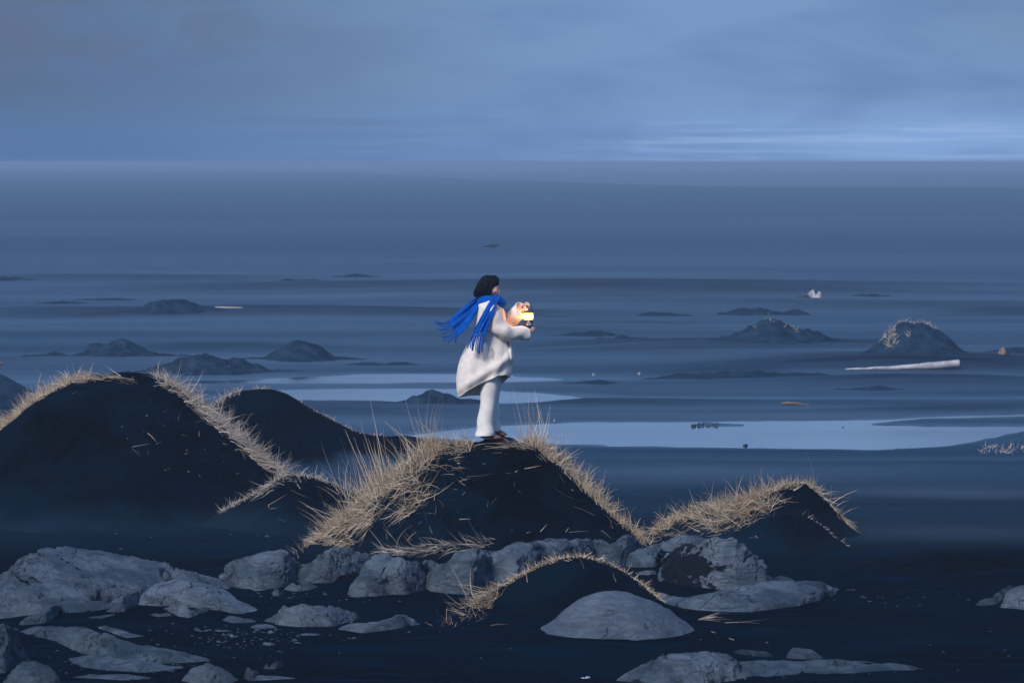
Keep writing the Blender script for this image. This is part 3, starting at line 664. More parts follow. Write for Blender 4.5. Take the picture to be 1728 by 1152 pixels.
# slanting crack in the dome boulder is cut as a groove
# ------------------------------------------------------------------ things on the far beach
rock('white lump standing alone on the far beach at right', [(1362, 498), (1370, 493), (1377, 488), (1384, 493), (1388, 500)], [(1362, 501), (1377, 503), (1388, 502)], mat=M_PALE, name='white_rock', cat='rock', group='', sand=0)
rock('dark flat stone touching the white lump on the far beach', [(1346, 499), (1355, 496), (1366, 499)], [(1346, 502), (1356, 503), (1366, 502)], mat=M_ROCKD, name='stone', cat='stone', group='', sand=0)
rock('reddish stone far off at the right edge beyond the driftwood log', [(1687, 592), (1695, 586), (1704, 592)], [(1687, 597), (1695, 599), (1704, 597)], mat=M_TAN, name='stone', cat='stone', group='', sand=0)
for lab, x, y in (('left of two tiny white stones on the far beach right of the person', 1003, 632), ('right and larger of two tiny white stones on the far beach', 1080, 630), ('tiny white stone at the far edge of the bright pool', 936, 709)):
    rock(lab, [(x - 3, y), (x, y - 3), (x + 3, y)], [(x - 3, y + 1), (x, y + 2), (x + 3, y + 1)], mat=M_PALE, name='stone', cat='stone', group='', sand=0)
for i, (x, y, w, h) in enumerate([(1171, 717, 8, 5), (1184, 716, 11, 7), (1196, 717, 8, 4), (1208, 716, 13, 7)]):
    rock(['leftmost', 'second from left', 'third from left', 'rightmost'][i] + ' of four dark reddish rocks breaking the surface of the bright pool', [(x - w * .6, y), (x - w * .3, y - h * .5), (x + 1, y - h * .25), (x + w * .3, y - h * .45), (x + w * .6, y)],
         [(x - w * .6, y + 1), (x, y + 2), (x + w * .5, y + 1)], mat=M_ROCKD, name='pool_rock', cat='rock', group='four rocks in the bright pool', sand=0)
for lab, x, y, w in (('small dark stone lying in the bright pool right of the four rocks', 1423, 722, 8), ('small brown lump on the near shore of the bright pool at right', 1518, 757, 13), ('dark pebble on the near shore of the bright pool', 1258, 751, 8)):
    rock(lab, [(x - w * .5, y), (x, y - 3.5), (x + w * .5, y)], [(x - w * .5, y + 1), (x, y + 2), (x + w * .5, y + 1)], mat=M_WOODB if w > 10 else M_ROCKD, name='stone', cat='stone', group='', sand=0)
def log(label, pts, mat, cat='driftwood', name='driftwood_log', nu=60, nv=14, group=None, seed=1, zoff=0):
    # pts: px, py, radius px on the beach
    P = []; p = np.array(pts, float); tt = np.linspace(0, len(p) - 1, nu)
    _, Y, zg = ghit(p[:, 0].mean(), p[:, 1].mean() + p[:, 2].mean())
    cx = np.interp(tt, range(len(p)), p[:, 0]); cy = np.interp(tt, range(len(p)), p[:, 1]); r = np.interp(tt, range(len(p)), p[:, 2]) * Y / F
    X, Yy, Z = at(cx, cy, Y); Z = np.maximum(Z, G(X, Yy) + r * .5)
    r[0] = r[-1] = 1e-4; r[1] *= .8; r[-2] *= .85
    a = np.linspace(0, 2 * math.pi, nv, endpoint=False)
    rr = r[:, None] * (1 + .18 * fbm(X[:, None] * 4 + 0 * a, np.cos(a)[None] * 1.5 + 0 * X[:, None], np.sin(a)[None] * 1.5, 3, seed))
    V_ = np.stack([X[:, None] + 0 * a, Y + rr * np.cos(a), Z[:, None] + rr * np.sin(a)], -1)
    o = mesh_np(name, V_, grid_quads(nu, nv, True), mat, loc=(float(X.mean()), Y, zg))
    return setp(o, label, cat, group)
log('long bleached white driftwood log tapering to the left on the far beach', [(1425, 626, 1), (1450, 624, 2), (1500, 621, 3), (1540, 618.5, 4.5), (1570, 617, 6), (1600, 615, 6.5), (1618, 613, 6.5), (1619, 613, 6)], M_WOOD)
log('small brown piece of driftwood on the sand above the bright pool at right', [(1318, 681, 1.5), (1330, 680, 3), (1345, 681, 2.4), (1366, 683, 1)], M_WOODB, name='driftwood_piece')
log('thin pale stick far away on the beach at left', [(362, 518, 1), (385, 519, 1.6), (411, 519.5, 1.2)], M_WOOD, name='driftwood_stick', nu=20)
log('dark reddish scrap of driftwood at the far left edge', [(-8, 614, 2), (0, 613, 2.5), (6, 614, 1.5)], M_WOODB, name='driftwood_piece', nu=16)

# ------------------------------------------------------------------ dry grass
K = 6
def blades(root, ang, L, w, lean, droop, curl):
    n = len(root); s = np.linspace(0, 1, K)[None, :, None]
    d = np.stack([np.cos(ang), lean, np.sin(ang)], -1); d /= np.linalg.norm(d, axis=1, keepdims=True)
    side = np.stack([-np.sin(ang), 0 * ang, np.cos(ang)], -1)
    Ln = L[:, None, None]
    c = root[:, None] + Ln * (s * d[:, None] + s ** 2 * (np.array([0, 0, -1])[None, None] * droop[:, None, None] + side[:, None] * curl[:, None, None]))
    rv = RNG.normal(size=(n, 3)); rv[:, 1] *= 1.6
    wv = np.cross(d, rv); wv /= (np.linalg.norm(wv, axis=1, keepdims=True) + 1e-9)
    ww = (w[:, None] * (1 - .82 * s[..., 0] ** 1.5))[..., None] * wv[:, None] * .5
    vv = np.stack([c - ww, c + ww], 2)       # n,K,2,3
    base = (np.arange(n) * K * 2)[:, None]; k = np.arange(K - 1)[None] * 2
    q = np.stack([base + k, base + k + 1, base + k + 3, base + k + 2], -1).reshape(-1, 4)
    return vv.reshape(-1, 3), q
def hitm(m, px, py):
    hz, D, y0, y1, prof = MOUNDS[m]
    a, dy, dz = ray(px, py); st = np.arange(y0 - (1.6 if m == 'front' else 0), D + .6, .03)
    Y = np.full(px.shape, np.nan)
    for y in st:
        t = y / dy; z = CH + dz * t; x = a * t
        need = np.isnan(Y)
        if not need.any(): break
        h = np.full(px.shape, -9.0); h[need] = hz(x[need], np.full(need.sum(), y), False)[0]
        Y[need & (h >= z)] = y
    miss = np.isnan(Y); Dx = prof((px - 864) / F * D)[0]
    Y = np.where(miss, Dx + .02, Y); x = (px - 864) / F * Y
    z = hz(x, Y)[0]
    return np.stack([x, Y, z - .012], -1)
def in_poly(px, py, poly):
    c = np.zeros(px.shape, bool); n = len(poly)
    for i in range(n):
        x1, y1 = poly[i]; x2, y2 = poly[(i + 1) % n]
        if y1 == y2: continue
        cond = ((y1 > py) != (y2 > py)) & (px < (x2 - x1) * (py - y1) / (y2 - y1) + x1)
        c ^= cond
    return c
def region(m, n, L, ang, spread, poly=None, line=None, below=(0, 10), lean=(-.35, .2), droop=(-.05, .5), curl=(-.4, .4), w=(.003, .0078), clump=0.0):
    """n blades: roots in a polygon, or along a line of pixels with an offset below it"""
    if poly is not None:
        p = np.array(poly, float); PX = []; PY = []
        while len(PX) < n:
            x = RNG.uniform(p[:, 0].min(), p[:, 0].max(), n * 3); y = RNG.uniform(p[:, 1].min(), p[:, 1].max(), n * 3)
            k = in_poly(x, y, poly)
            if clump: k &= (noise3(x / 16, y / 11, 0, 17) + .5 * noise3(x / 6, y / 5, 0, 18) > RNG.uniform(-1, 1, x.shape) * .35 - .1 + clump * .3)
            PX += list(x[k]); PY += list(y[k])
        px = np.array(PX[:n]); py = np.array(PY[:n])
    else:
        p = np.array(line, float); seg = np.r_[0, np.cumsum(np.hypot(*np.diff(p, axis=0).T))]
        s = RNG.uniform(0, seg[-1], n)
        if clump:
            s2 = RNG.uniform(0, seg[-1], n * 4); kk = (noise3(s2 / 16, 3.3, 0, 19) * .5 + .5) > RNG.uniform(0, 1, n * 4) * clump; s2 = s2[kk]
            if len(s2) >= n: s = s2[:n]
        px = np.interp(s, seg, p[:, 0]); py = np.interp(s, seg, p[:, 1]) + below[0] + (below[1] - below[0]) * RNG.uniform(0, 1, n) ** 1.4
    root = hitm(m, px, py)
    Y = root[:, 1]
    Lm = RNG.uniform(L[0], L[1], n) * np.clip(RNG.lognormal(-.05, .38, n), .3, 2.0) * Y / F
    a = np.radians(RNG.normal(ang, spread, n))
    U = lambda r: RNG.uniform(r[0], r[1], n)
    return blades(root, a, Lm, U(w), U(lean), U(droop), U(curl))
def grass(label, parts, mat=None, name='dry_grass'):
    vs = []; qs = []; off = 0
    for v, q in parts: vs.append(v); qs.append(q + off); off += len(v)
    v = np.concatenate(vs)
    c = (float(v[:, 0].mean()), float(v[:, 1].mean()), float(v[:, 2].min()))
    return setp(mesh_np(name, v, np.concatenate(qs), mat or M_STRAW, smooth=True, loc=c), label, 'grass', kind='stuff')
def straws(m, spots, L=(14, 30), w=(.003, .006), mat=None):
    """single straws lying on the face: px, py, angle, length"""
    px = np.array([s[0] for s in spots], float); py = np.array([s[1] for s in spots], float); n = len(px)
    root = hitm(m, px, py); root[:, 1] -= .02; root[:, 2] += .03
    a = np.radians([s[2] for s in spots]); Lm = np.array([s[3] for s in spots]) * root[:, 1] / F
    return blades(root, a, Lm, RNG.uniform(w[0], w[1], n), RNG.uniform(-.6, -.2, n), RNG.uniform(-.1, .25, n), RNG.uniform(-.2, .2, n))
def rstraws(m, poly, n, L=(5, 16)):
    p = np.array(poly, float); x = RNG.uniform(p[:, 0].min(), p[:, 0].max(), n * 4); y = RNG.uniform(p[:, 1].min(), p[:, 1].max(), n * 4); k = in_poly(x, y, poly)
    return straws(m, [(a, b, RNG.uniform(0, 180), RNG.uniform(*L)) for a, b in zip(x[k][:n], y[k][:n])])

grass('thick tangled tan dry grass pouring down the left flank of the main mound', [
    region('main', 1700, (14, 34), 250, 50, poly=[(492, 948), (520, 915), (560, 885), (600, 860), (640, 850), (625, 890), (612, 925), (560, 935), (525, 950)], lean=(-.9, .1), droop=(-.2, .5), curl=(-.4, .4), clump=.4),
    region('main', 800, (12, 26), 110, 45, poly=[(500, 938), (540, 902), (590, 862), (620, 850), (560, 900)], lean=(-.4, .2)),
    region('main', 2600, (16, 40), 265, 75, poly=[(590, 865), (620, 822), (680, 785), (740, 755), (752, 762), (735, 790), (728, 830), (700, 866), (650, 888), (600, 890)], lean=(-1.0, .1), droop=(-.2, .6), curl=(-.4, .4), clump=.5),
    region('main', 700, (14, 36), 104, 26, poly=[(595, 850), (640, 812), (700, 772), (745, 750), (735, 775), (690, 810), (620, 860)], lean=(-.35, .25), droop=(0, .15)),
    region('main', 95, (48, 84), 104, 7, poly=[(598, 850), (640, 818), (665, 805), (640, 840)], lean=(-.2, .2), droop=(0, .06), curl=(-.08, .08), w=(.004, .007)),
    region('main', 45, (34, 60), 105, 14, poly=[(640, 812), (700, 768), (735, 755), (700, 785)], lean=(-.2, .2), droop=(0, .06), curl=(-.1, .1), w=(.003, .006)),
    region('main', 60, (35, 62), 98, 22, poly=[(700, 768), (740, 750), (755, 752), (720, 770)], lean=(-.2, .2), droop=(0, .05), w=(.003, .005)),
    region('main', 700, (14, 30), 160, 70, line=[(715, 762), (750, 748), (800, 742)], below=(0, 16), lean=(-.7, .2), droop=(0, .4), clump=.6),
    region('main', 120, (20, 50), 320, 30, poly=[(735, 775), (770, 755), (775, 775), (745, 810)], lean=(-.6, 0), droop=(0, .3)),
    region('main', 60, (25, 50), 125, 14, poly=[(545, 900), (590, 862), (600, 870), (560, 900)], lean=(-.3, .1), w=(.004, .006)),
    rstraws('main', [(730, 780), (780, 760), (800, 800), (720, 920), (640, 920), (690, 870)], 30, (8, 26)),
])
grass('narrow rim of tan dry grass down the right edge of the main mound', [
    region('main', 1700, (10, 26), 120, 42, line=[(880, 739), (910, 748), (950, 785), (990, 825), (1040, 870), (1085, 908), (1108, 924)], below=(-3, 12), lean=(-.4, .3), droop=(0, .25), clump=.4),
    region('main', 1300, (12, 30), 300, 34, line=[(900, 742), (950, 782), (990, 822), (1040, 867), (1085, 905), (1110, 922)], below=(-2, 10), lean=(-.3, .5), droop=(0, .3)),
    region('main', 800, (14, 30), 60, 30, line=[(895, 742), (925, 762), (960, 795), (990, 822), (1020, 850)], below=(-2, 4), lean=(0, .6)),
    region('main', 26, (40, 95), 88, 10, line=[(872, 739), (905, 745), (930, 765)], below=(-1, 3), lean=(-.1, .3), droop=(0, .05), w=(.003, .005), curl=(-.05, .12)),
    region('main', 30, (25, 50), 70, 16, line=[(895, 742), (960, 790)], below=(-1, 3), lean=(-.1, .3), droop=(0, .1), w=(.003, .005)),
    region('main', 16, (25, 45), 85, 8, line=[(975, 808), (1010, 845)], below=(-1, 3), lean=(-.1, .3), droop=(0, .1), w=(.003, .005)),
    region('main', 420, (14, 40), 190, 40, line=[(860, 741), (900, 745), (930, 768)], below=(0, 14), lean=(-.7, -.1), droop=(0, .3)),
    region('main', 60, (22, 44), 205, 40, line=[(930, 780), (1000, 850), (1060, 900)], below=(4, 16), lean=(-.6, -.2), droop=(0, .35)),
    region('main', 500, (14, 30), 255, 40, poly=[(1080, 905), (1110, 900), (1120, 930), (1095, 935)], lean=(-.6, 0), droop=(0, .4)),
])
grass('loose pale straws lying on the dark face of the main mound', [
    straws('main', [(775, 815, 30, 22), (785, 820, 150, 18), (828, 856, 62, 22), (822, 860, 80, 16), (872, 782, 168, 52), (885, 790, 10, 30), (948, 840, 200, 26), (970, 845, 160, 44), (962, 860, 300, 22),
                    (1003, 875, 150, 56), (990, 905, 60, 16), (1015, 900, 330, 22), (960, 905, 10, 38), (955, 902, 60, 10), (912, 898, 40, 16), (925, 903, 300, 12), (888, 900, 20, 10), (780, 838, 60, 10),
                    (770, 870, 60, 14), (775, 880, 10, 22), (765, 832, 140, 20), (818, 754, 10, 26), (850, 746, 175, 70), (880, 752, 190, 50), (745, 830, 40, 24), (760, 815, 170, 30)]),
    rstraws('main', [(760, 760), (930, 770), (1050, 900), (1000, 915), (660, 920), (730, 850)], 12, (4, 10)),
    region('main', 330, (14, 44), 178, 30, line=[(650, 934), (700, 932), (740, 924), (790, 922), (840, 916)], below=(-8, 6), lean=(-.7, -.1), droop=(-.1, .3), clump=.7),
], M_STRAWG, 'straw')
grass('frosty tan grass fringe along the left rim of the large left mound', [
    region('left', 1500, (8, 22), 115, 40, line=[(-20, 728), (0, 718), (60, 672), (110, 645), (150, 632)], below=(-2, 7), lean=(-.3, .3), droop=(0, .25), clump=.4),
    region('left', 700, (8, 22), 215, 40, line=[(-20, 728), (0, 718), (60, 672), (110, 645), (150, 632)], below=(-2, 8), lean=(-.5, .1), droop=(0, .25)),
    region('left', 14, (35, 60), 92, 10, line=[(0, 718), (60, 672), (130, 640)], below=(0, 4), droop=(0, .06), w=(.004, .006)),
    region('left', 180, (12, 34), 180, 25, line=[(145, 633), (190, 630), (235, 636)], below=(0, 10), lean=(-.5, -.1), droop=(0, .2), clump=.8),
])
grass('thick grey straw mat down the right rim of the large left mound', [
    region('left', 2200, (12, 34), 312, 44, line=[(258, 633), (300, 652), (345, 692), (400, 738), (440, 772), (488, 802)], below=(-2, 17), lean=(-.5, .2), droop=(0, .25), clump=.3),
    region('left', 1300, (12, 30), 130, 40, line=[(262, 633), (300, 650), (345, 690), (400, 736), (440, 770), (485, 800)], below=(-3, 8), lean=(-.4, .3), droop=(0, .25)),
    region('left', 700, (12, 26), 40, 40, line=[(300, 650), (345, 688), (400, 734), (440, 768), (480, 796)], below=(-4, 3), lean=(-.1, .5), droop=(0, .2)),
    region('left', 16, (30, 50), 75, 20, line=[(285, 640), (345, 690), (420, 750)], below=(-1, 3), droop=(0, .1), w=(.004, .006)),
    region('left', 60, (18, 40), 215, 30, line=[(270, 650), (330, 700), (400, 755)], below=(8, 22), lean=(-.5, -.2), droop=(0, .3)),
], M_STRAWG)
grass('short loose straws scattered on the face of the large left mound', [
    straws('left', [(222, 758, 12, 32), (222, 760, 325, 38), (248, 734, 330, 22), (262, 752, 25, 14), (300, 712, 80, 18), (275, 700, 40, 14), (250, 684, 70, 10), (335, 738, 90, 12), (258, 655, 10, 12), (120, 670, 30, 12),
                    (370, 745, 320, 14), (375, 752, 350, 10), (305, 738, 5, 10), (330, 714, 10, 14), (400, 760, 200, 10), (408, 768, 310, 16)]),
    rstraws('left', [(200, 680), (300, 690), (420, 800), (300, 830), (200, 780)], 26, (3, 8))], M_STRAWG, 'straw')
grass('thin crooked line of dry grass on the small spur left of the main mound', [
    region('spur', 700, (6, 16), 110, 55, line=[(370, 864), (430, 832), (470, 806), (492, 799), (540, 807), (600, 832)], below=(-3, 6), lean=(-.4, .2), clump=.6),
    region('spur', 300, (12, 30), 215, 50, line=[(440, 828), (480, 803), (500, 800), (520, 806)], below=(0, 16), lean=(-.6, -.1), droop=(0, .5), clump=.7),
    straws('spur', [(452, 856, 30, 40), (452, 856, 280, 14), (455, 864, 5, 14), (490, 830, 335, 40), (500, 820, 310, 26), (545, 850, 300, 44), (520, 860, 330, 50), (430, 832, 200, 14), (470, 880, 340, 30)]),
    region('spur', 40, (25, 60), 110, 14, line=[(570, 820), (610, 838)], below=(0, 20), droop=(0, .1), w=(.004, .007)),
], M_STRAWG)
grass('sparse pale tufts on the dark mound behind the left mound', [
    region('behind', 260, (6, 14), 90, 50, line=[(362, 680), (385, 666), (405, 658)], below=(-1, 10)),
    region('behind', 110, (4, 9), 90, 50, line=[(425, 657), (460, 656)], below=(-2, 2)),
    region('behind', 160, (4, 9), 100, 50, line=[(500, 674), (545, 702), (600, 727), (640, 736)], below=(-2, 3), clump=.8),
    region('behind', 60, (5, 12), 40, 50, line=[(370, 705), (420, 720)], below=(-2, 6), clump=.8)], M_STRAWG)
grass('matted nest of tan dry grass on the left half of the right mound', [
    region('right', 1500, (14, 44), 200, 75, poly=[(1150, 868), (1190, 858), (1240, 846), (1300, 830), (1312, 848), (1300, 868), (1262, 895), (1200, 905), (1160, 895)], lean=(-.8, 0), droop=(-.2, .6), curl=(-.4, .4), clump=.5),
    region('right', 1000, (14, 30), 120, 45, line=[(1110, 895), (1150, 870), (1190, 860), (1240, 846), (1300, 828)], below=(-2, 12), lean=(-.4, .2), clump=.3),
    region('right', 500, (12, 36), 330, 60, poly=[(1180, 858), (1290, 832), (1318, 850), (1260, 890), (1200, 895)], lean=(-.8, -.1), droop=(-.1, .3)),
    region('right', 700, (14, 30), 240, 50, poly=[(1080, 910), (1120, 885), (1170, 865), (1160, 905), (1110, 920)], lean=(-.6, 0), droop=(0, .5), clump=.8),
    region('right', 500, (10, 24), 100, 60, line=[(1290, 830), (1335, 815), (1350, 814)], below=(-2, 8), lean=(-.5, .1), droop=(0, .5), clump=.5),
    region('right', 24, (24, 44), 100, 24, line=[(1110, 893), (1240, 846), (1330, 816)], below=(0, 5), w=(.003, .005)),
    rstraws('right', [(1300, 830), (1345, 822), (1330, 860), (1290, 890)], 26, (10, 30)),
])
grass('drooping strip of dry grass on the right edge of the right mound', [
    region('right', 700, (10, 26), 300, 22, line=[(1362, 814), (1390, 836), (1410, 858), (1435, 884)], below=(-3, 6), lean=(-.4, .3), droop=(0, .3)),
    region('right', 160, (10, 20), 90, 40, line=[(1362, 814), (1385, 832)], below=(-2, 5)),
    region('right', 5, (26, 40), 86, 6, line=[(1366, 814), (1378, 822)], w=(.004, .006), droop=(0, .02)),
    region('right', 12, (20, 34), 50, 20, line=[(1392, 838), (1420, 868)], w=(.004, .006))])
grass('fine line of pale grass along the crest right of the grass nest', [
    region('lobe', 260, (4, 9), 320, 40, line=[(1362, 868), (1400, 894), (1440, 926), (1450, 930)], below=(-2, 2), clump=.6),
    straws('lobe', [(1265, 910, 10, 22), (1275, 905, 330, 16), (1280, 912, 40, 14), (1355, 870, 45, 14), (1366, 874, 95, 12)])], M_STRAWG)
grass('tan grass rim arching over the small foreground mound', [
    region('front', 1300, (5, 14), 110, 50, line=[(800, 1012), (850, 986), (900, 957), (940, 942), (985, 937), (1030, 950), (1070, 974), (1115, 1010)], below=(-2, 6), lean=(-.4, .2), clump=.5),
    region('front', 500, (8, 18), 210, 40, line=[(800, 1012), (850, 986), (900, 957), (940, 942)], below=(-1, 6), lean=(-.5, 0), clump=.5),
    region('front', 260, (8, 16), 320, 30, line=[(985, 937), (1030, 950), (1070, 974), (1115, 1010)], below=(-1, 4), lean=(-.4, 0), clump=.5),
    region('front', 380, (20, 50), 195, 60, poly=[(795, 1008), (830, 992), (850, 1000), (830, 1035), (790, 1055), (775, 1040)], lean=(-1.6, .2), droop=(-.15, .15), curl=(-.5, .5), clump=.5, w=(.005, .008)),
    region('front', 200, (10, 26), 100, 60, line=[(738, 1066), (770, 1052), (800, 1040), (830, 1035)], below=(-8, 14), lean=(-1.2, .2), droop=(-.1, .2), curl=(-.5, .5)),
    straws('front', [(890, 985, 95, 40), (986, 962, 105, 44), (800, 1030, 60, 30), (1032, 958, 120, 30), (830, 1010, 100, 30), (845, 960, 80, 20), (1040, 985, 110, 22), (820, 1060, 20, 40), (800, 1062, 10, 40), (790, 1040, 30, 30)]),
])
def free_grass(label, roots, mat=M_STRAWG, name='straw', w=(.005, .008)):
    n = len(roots); r = np.array([at(a, b, gy(b)) for a, b, *_ in roots]).reshape(n, 3); r[:, 2] = np.maximum(r[:, 2], G(r[:, 0], r[:, 1])) + .015
    v = blades(r, np.radians([q[2] for q in roots]), np.array([q[3] for q in roots]) * r[:, 1] / F, RNG.uniform(*w, n), RNG.uniform(-.2, .1, n), RNG.uniform(-.02, .1, n), RNG.uniform(-.12, .12, n))
    return grass(label, [v], mat, name)
free_grass('fan of pale straws on the sand right of the dome shaped boulder', [(1178, 1052, 5 + RNG.uniform(-8, 22), RNG.uniform(30, 60)) for _ in range(16)] + [(1225, 1058, 2, 70), (1222, 1057, 4, 60), (1200, 1072, 340, 60), (1230, 1084, 342, 40)], w=(.003, .005))
free_grass('few thin pale stems standing on the shore at the right edge', [(RNG.uniform(1655, 1728), 766 + RNG.uniform(-6, 4), RNG.uniform(20, 160), RNG.uniform(5, 16)) for _ in range(70)])
for key, lab, line, n in (('far616', 'pale grass tufts crowning the round mound behind the white log', [(1492, 572), (1508, 553), (1530, 546), (1555, 548), (1585, 560)], 200),
                          ('far588', 'faint grass on the long mound left of the grass crowned round mound', [(1270, 556), (1300, 547), (1330, 547), (1350, 556)], 60)):
    grass(lab, [region(key, n, (4, 10), 95, 30, line=line, below=(-1, 3), w=(.006, .012), clump=.8)] +
          ([region(key, 160, (4, 10), 95, 60, poly=[(1494, 572), (1512, 560), (1516, 580), (1500, 585)], w=(.01, .018)), region(key, 50, (3, 8), 95, 60, poly=[(1528, 566), (1540, 562), (1538, 570)], w=(.01, .018))] if key == 'far616' else []), M_STRAWG)

# ------------------------------------------------------------------ fine gravel round the rocks
def gravel():
    V_ = []; Q_ = []; off = 0
    base = np.array([[1, 0, 0], [0, 1, 0], [-1, 0, 0], [0, -1, 0], [0, 0, 1], [0, 0, -1]], float); fc = [(0, 1, 4), (1, 2, 4), (2, 3, 4), (3, 0, 4), (1, 0, 5), (2, 1, 5), (3, 2, 5), (0, 3, 5)]
    for cx, cy, rx, ry, n in ((400, 1080, 130, 26, 260), (180, 1130, 180, 26, 160), (560, 1075, 120, 20, 60), (640, 1015, 60, 8, 40), (480, 1010, 90, 12, 50), (1500, 1015, 120, 14, 90), (1200, 1100, 260, 30, 60), (1400, 1140, 200, 14, 80), (780, 1120, 200, 30, 40), (1620, 1080, 120, 60, 30), (300, 900, 260, 30, 40)):
        for _ in range(n // (2 if cx < 500 else 5)):
            px = RNG.normal(cx, rx * .5); py = RNG.normal(cy, ry * .5); y = gy(py)
            x = (px - 864) / F * y; z = float(G(np.array(x), np.array(y))); r = RNG.uniform(.004, .014) * (1 if RNG.uniform() < .85 else 2.2)
            v = base * np.array([r * RNG.uniform(.9, 1.8), r, r * .55]) * RNG.uniform(.45, 1.3, (6, 1)); a = RNG.uniform(0, 3.14); c_, s_ = math.cos(a), math.sin(a)
            v = np.stack([v[:, 0] * c_ - v[:, 1] * s_, v[:, 0] * s_ + v[:, 1] * c_, v[:, 2]], 1) + [x, y, z + r * .15]
            V_.append(v); Q_.append(np.array(fc) + off); off += 6
    v = np.concatenate(V_); setp(mesh_np('gravel', v, np.concatenate(Q_), M_ROCK, smooth=False, uvattr={'sand': np.zeros(len(v))}), 'fine grey gravel scattered over the black sand between the rocks', 'gravel', kind='stuff')
gravel()
# ------------------------------------------------------------------ the person
PY0 = 40.0
BASE = Vector((float(at(826, 739, PY0)[0]), PY0, float(at(826, 740, PY0)[2])))
PXM = PY0 / F                                # metres per photo pixel at the person
def Q(px, py, dy=0.0): return V(px, py, PY0 + dy)
def tri_mesh(name, bm, mat, parent=None, loc=None, smooth=True):
    loc = loc or BASE
    bmesh.ops.translate(bm, verts=bm.verts, vec=-Vector(loc))
    me = bpy.data.meshes.new(name); bm.to_mesh(me); bm.free()
    for p in me.polygons: p.use_smooth = smooth
    me.materials.append(mat); o = bpy.data.objects.new(name, me); COL.objects.link(o)
    if parent is not None: o.parent = parent; o.location = Vector(loc) - parent.location
    else: o.location = loc
    return o
def ell(bm, c, r, rot=None, seg=20):
    m = Matrix.Translation(c) @ (rot.to_4x4() if rot else Matrix.Identity(4)) @ Matrix.Diagonal((r[0], r[1], r[2], 1))
    bmesh.ops.create_uvsphere(bm, u_segments=seg, v_segments=seg // 2, radius=1, matrix=m)
def cap(bm, a, b, ra, rb, n=14):
    ell(bm, a, (ra,) * 3, seg=n); ell(bm, b, (rb,) * 3, seg=n)
    d = b - a; L = d.length
    if L < 1e-5: return
    m = Matrix.Translation((a + b) / 2) @ d.to_track_quat('Z', 'Y').to_matrix().to_4x4()
    bmesh.ops.create_cone(bm, cap_ends=True, segments=n, radius1=ra, radius2=rb, depth=L, matrix=m)
def chain(bm, pts, n=14):
    for (a, ra), (b, rb) in zip(pts[:-1], pts[1:]): cap(bm, a, b, ra, rb, n)
def sweep(bm, pts, n=8):
    P = [Vector(a) for a, _ in pts]; rings = []
    for i, (a, r_) in enumerate(pts):
        d = (P[min(i + 1, len(P) - 1)] - P[max(i - 1, 0)]).normalized(); u = d.orthogonal().normalized() if i == 0 else (pu - d * pu.dot(d)).normalized(); pu = u; v = d.cross(u)
        rings.append([bm.verts.new(P[i] + (u * math.cos(2 * math.pi * j / n) + v * math.sin(2 * math.pi * j / n)) * float(r_)) for j in range(n)])
    for A_, B_ in zip(rings[:-1], rings[1:]):
        for j in range(n): bm.faces.new((A_[j], A_[(j + 1) % n], B_[(j + 1) % n], B_[j]))
    bm.faces.new(rings[0][::-1]); bm.faces.new(rings[-1])
def remesh(o, vox, smooth=3, fac=.5):
    m = o.modifiers.new('remesh', 'REMESH'); m.mode = 'VOXEL'; m.voxel_size = vox; m.use_smooth_shade = True
    if smooth:
        s = o.modifiers.new('smooth', 'SMOOTH'); s.iterations = smooth; s.factor = fac
def hand(bm, wrist, d, up, side, curls, thumb_side, spread=.12, L=1.0):
    """palm along d, back of the hand facing up, side = towards the index finger"""
    d = d.normalized(); up = up.normalized(); side = side.normalized()
    pl = .085 * L
    for k in (-.026, -.009, .009, .026):
        cap(bm, wrist + side * k * .6, wrist + d * pl + side * k * 1.15, .0125, .0115)
    lens = [.066, .078, .073, .056]
    for i, k in enumerate((.032, .011, -.011, -.031)):
        p = wrist + d * pl + side * k; dd = (d + side * k * spread * 20 * .3).normalized(); r = .0085
        ang = 0
        for j, f in enumerate((.42, .32, .26)):
            ang += curls[i] * (1, 1.1, .8)[j]
            v = (dd * math.cos(ang) - up * math.sin(ang)).normalized()
            q = p + v * lens[i] * L * f * 1.25
            cap(bm, p, q, r, r * .93, 10); p = q; r *= .93
    p = wrist + d * .02 + side * .03 * thumb_side
    t1 = p + (d * .7 + side * thumb_side * .8 - up * .5).normalized() * .036
    t2 = t1 + (d * .9 + side * thumb_side * .15 - up * .6).normalized() * .03
    t3 = t2 + (d * .8 - side * thumb_side * .2 - up * .7).normalized() * .024
    chain(bm, [(p, .013), (t1, .0105), (t2, .0095), (t3, .008)], 10)

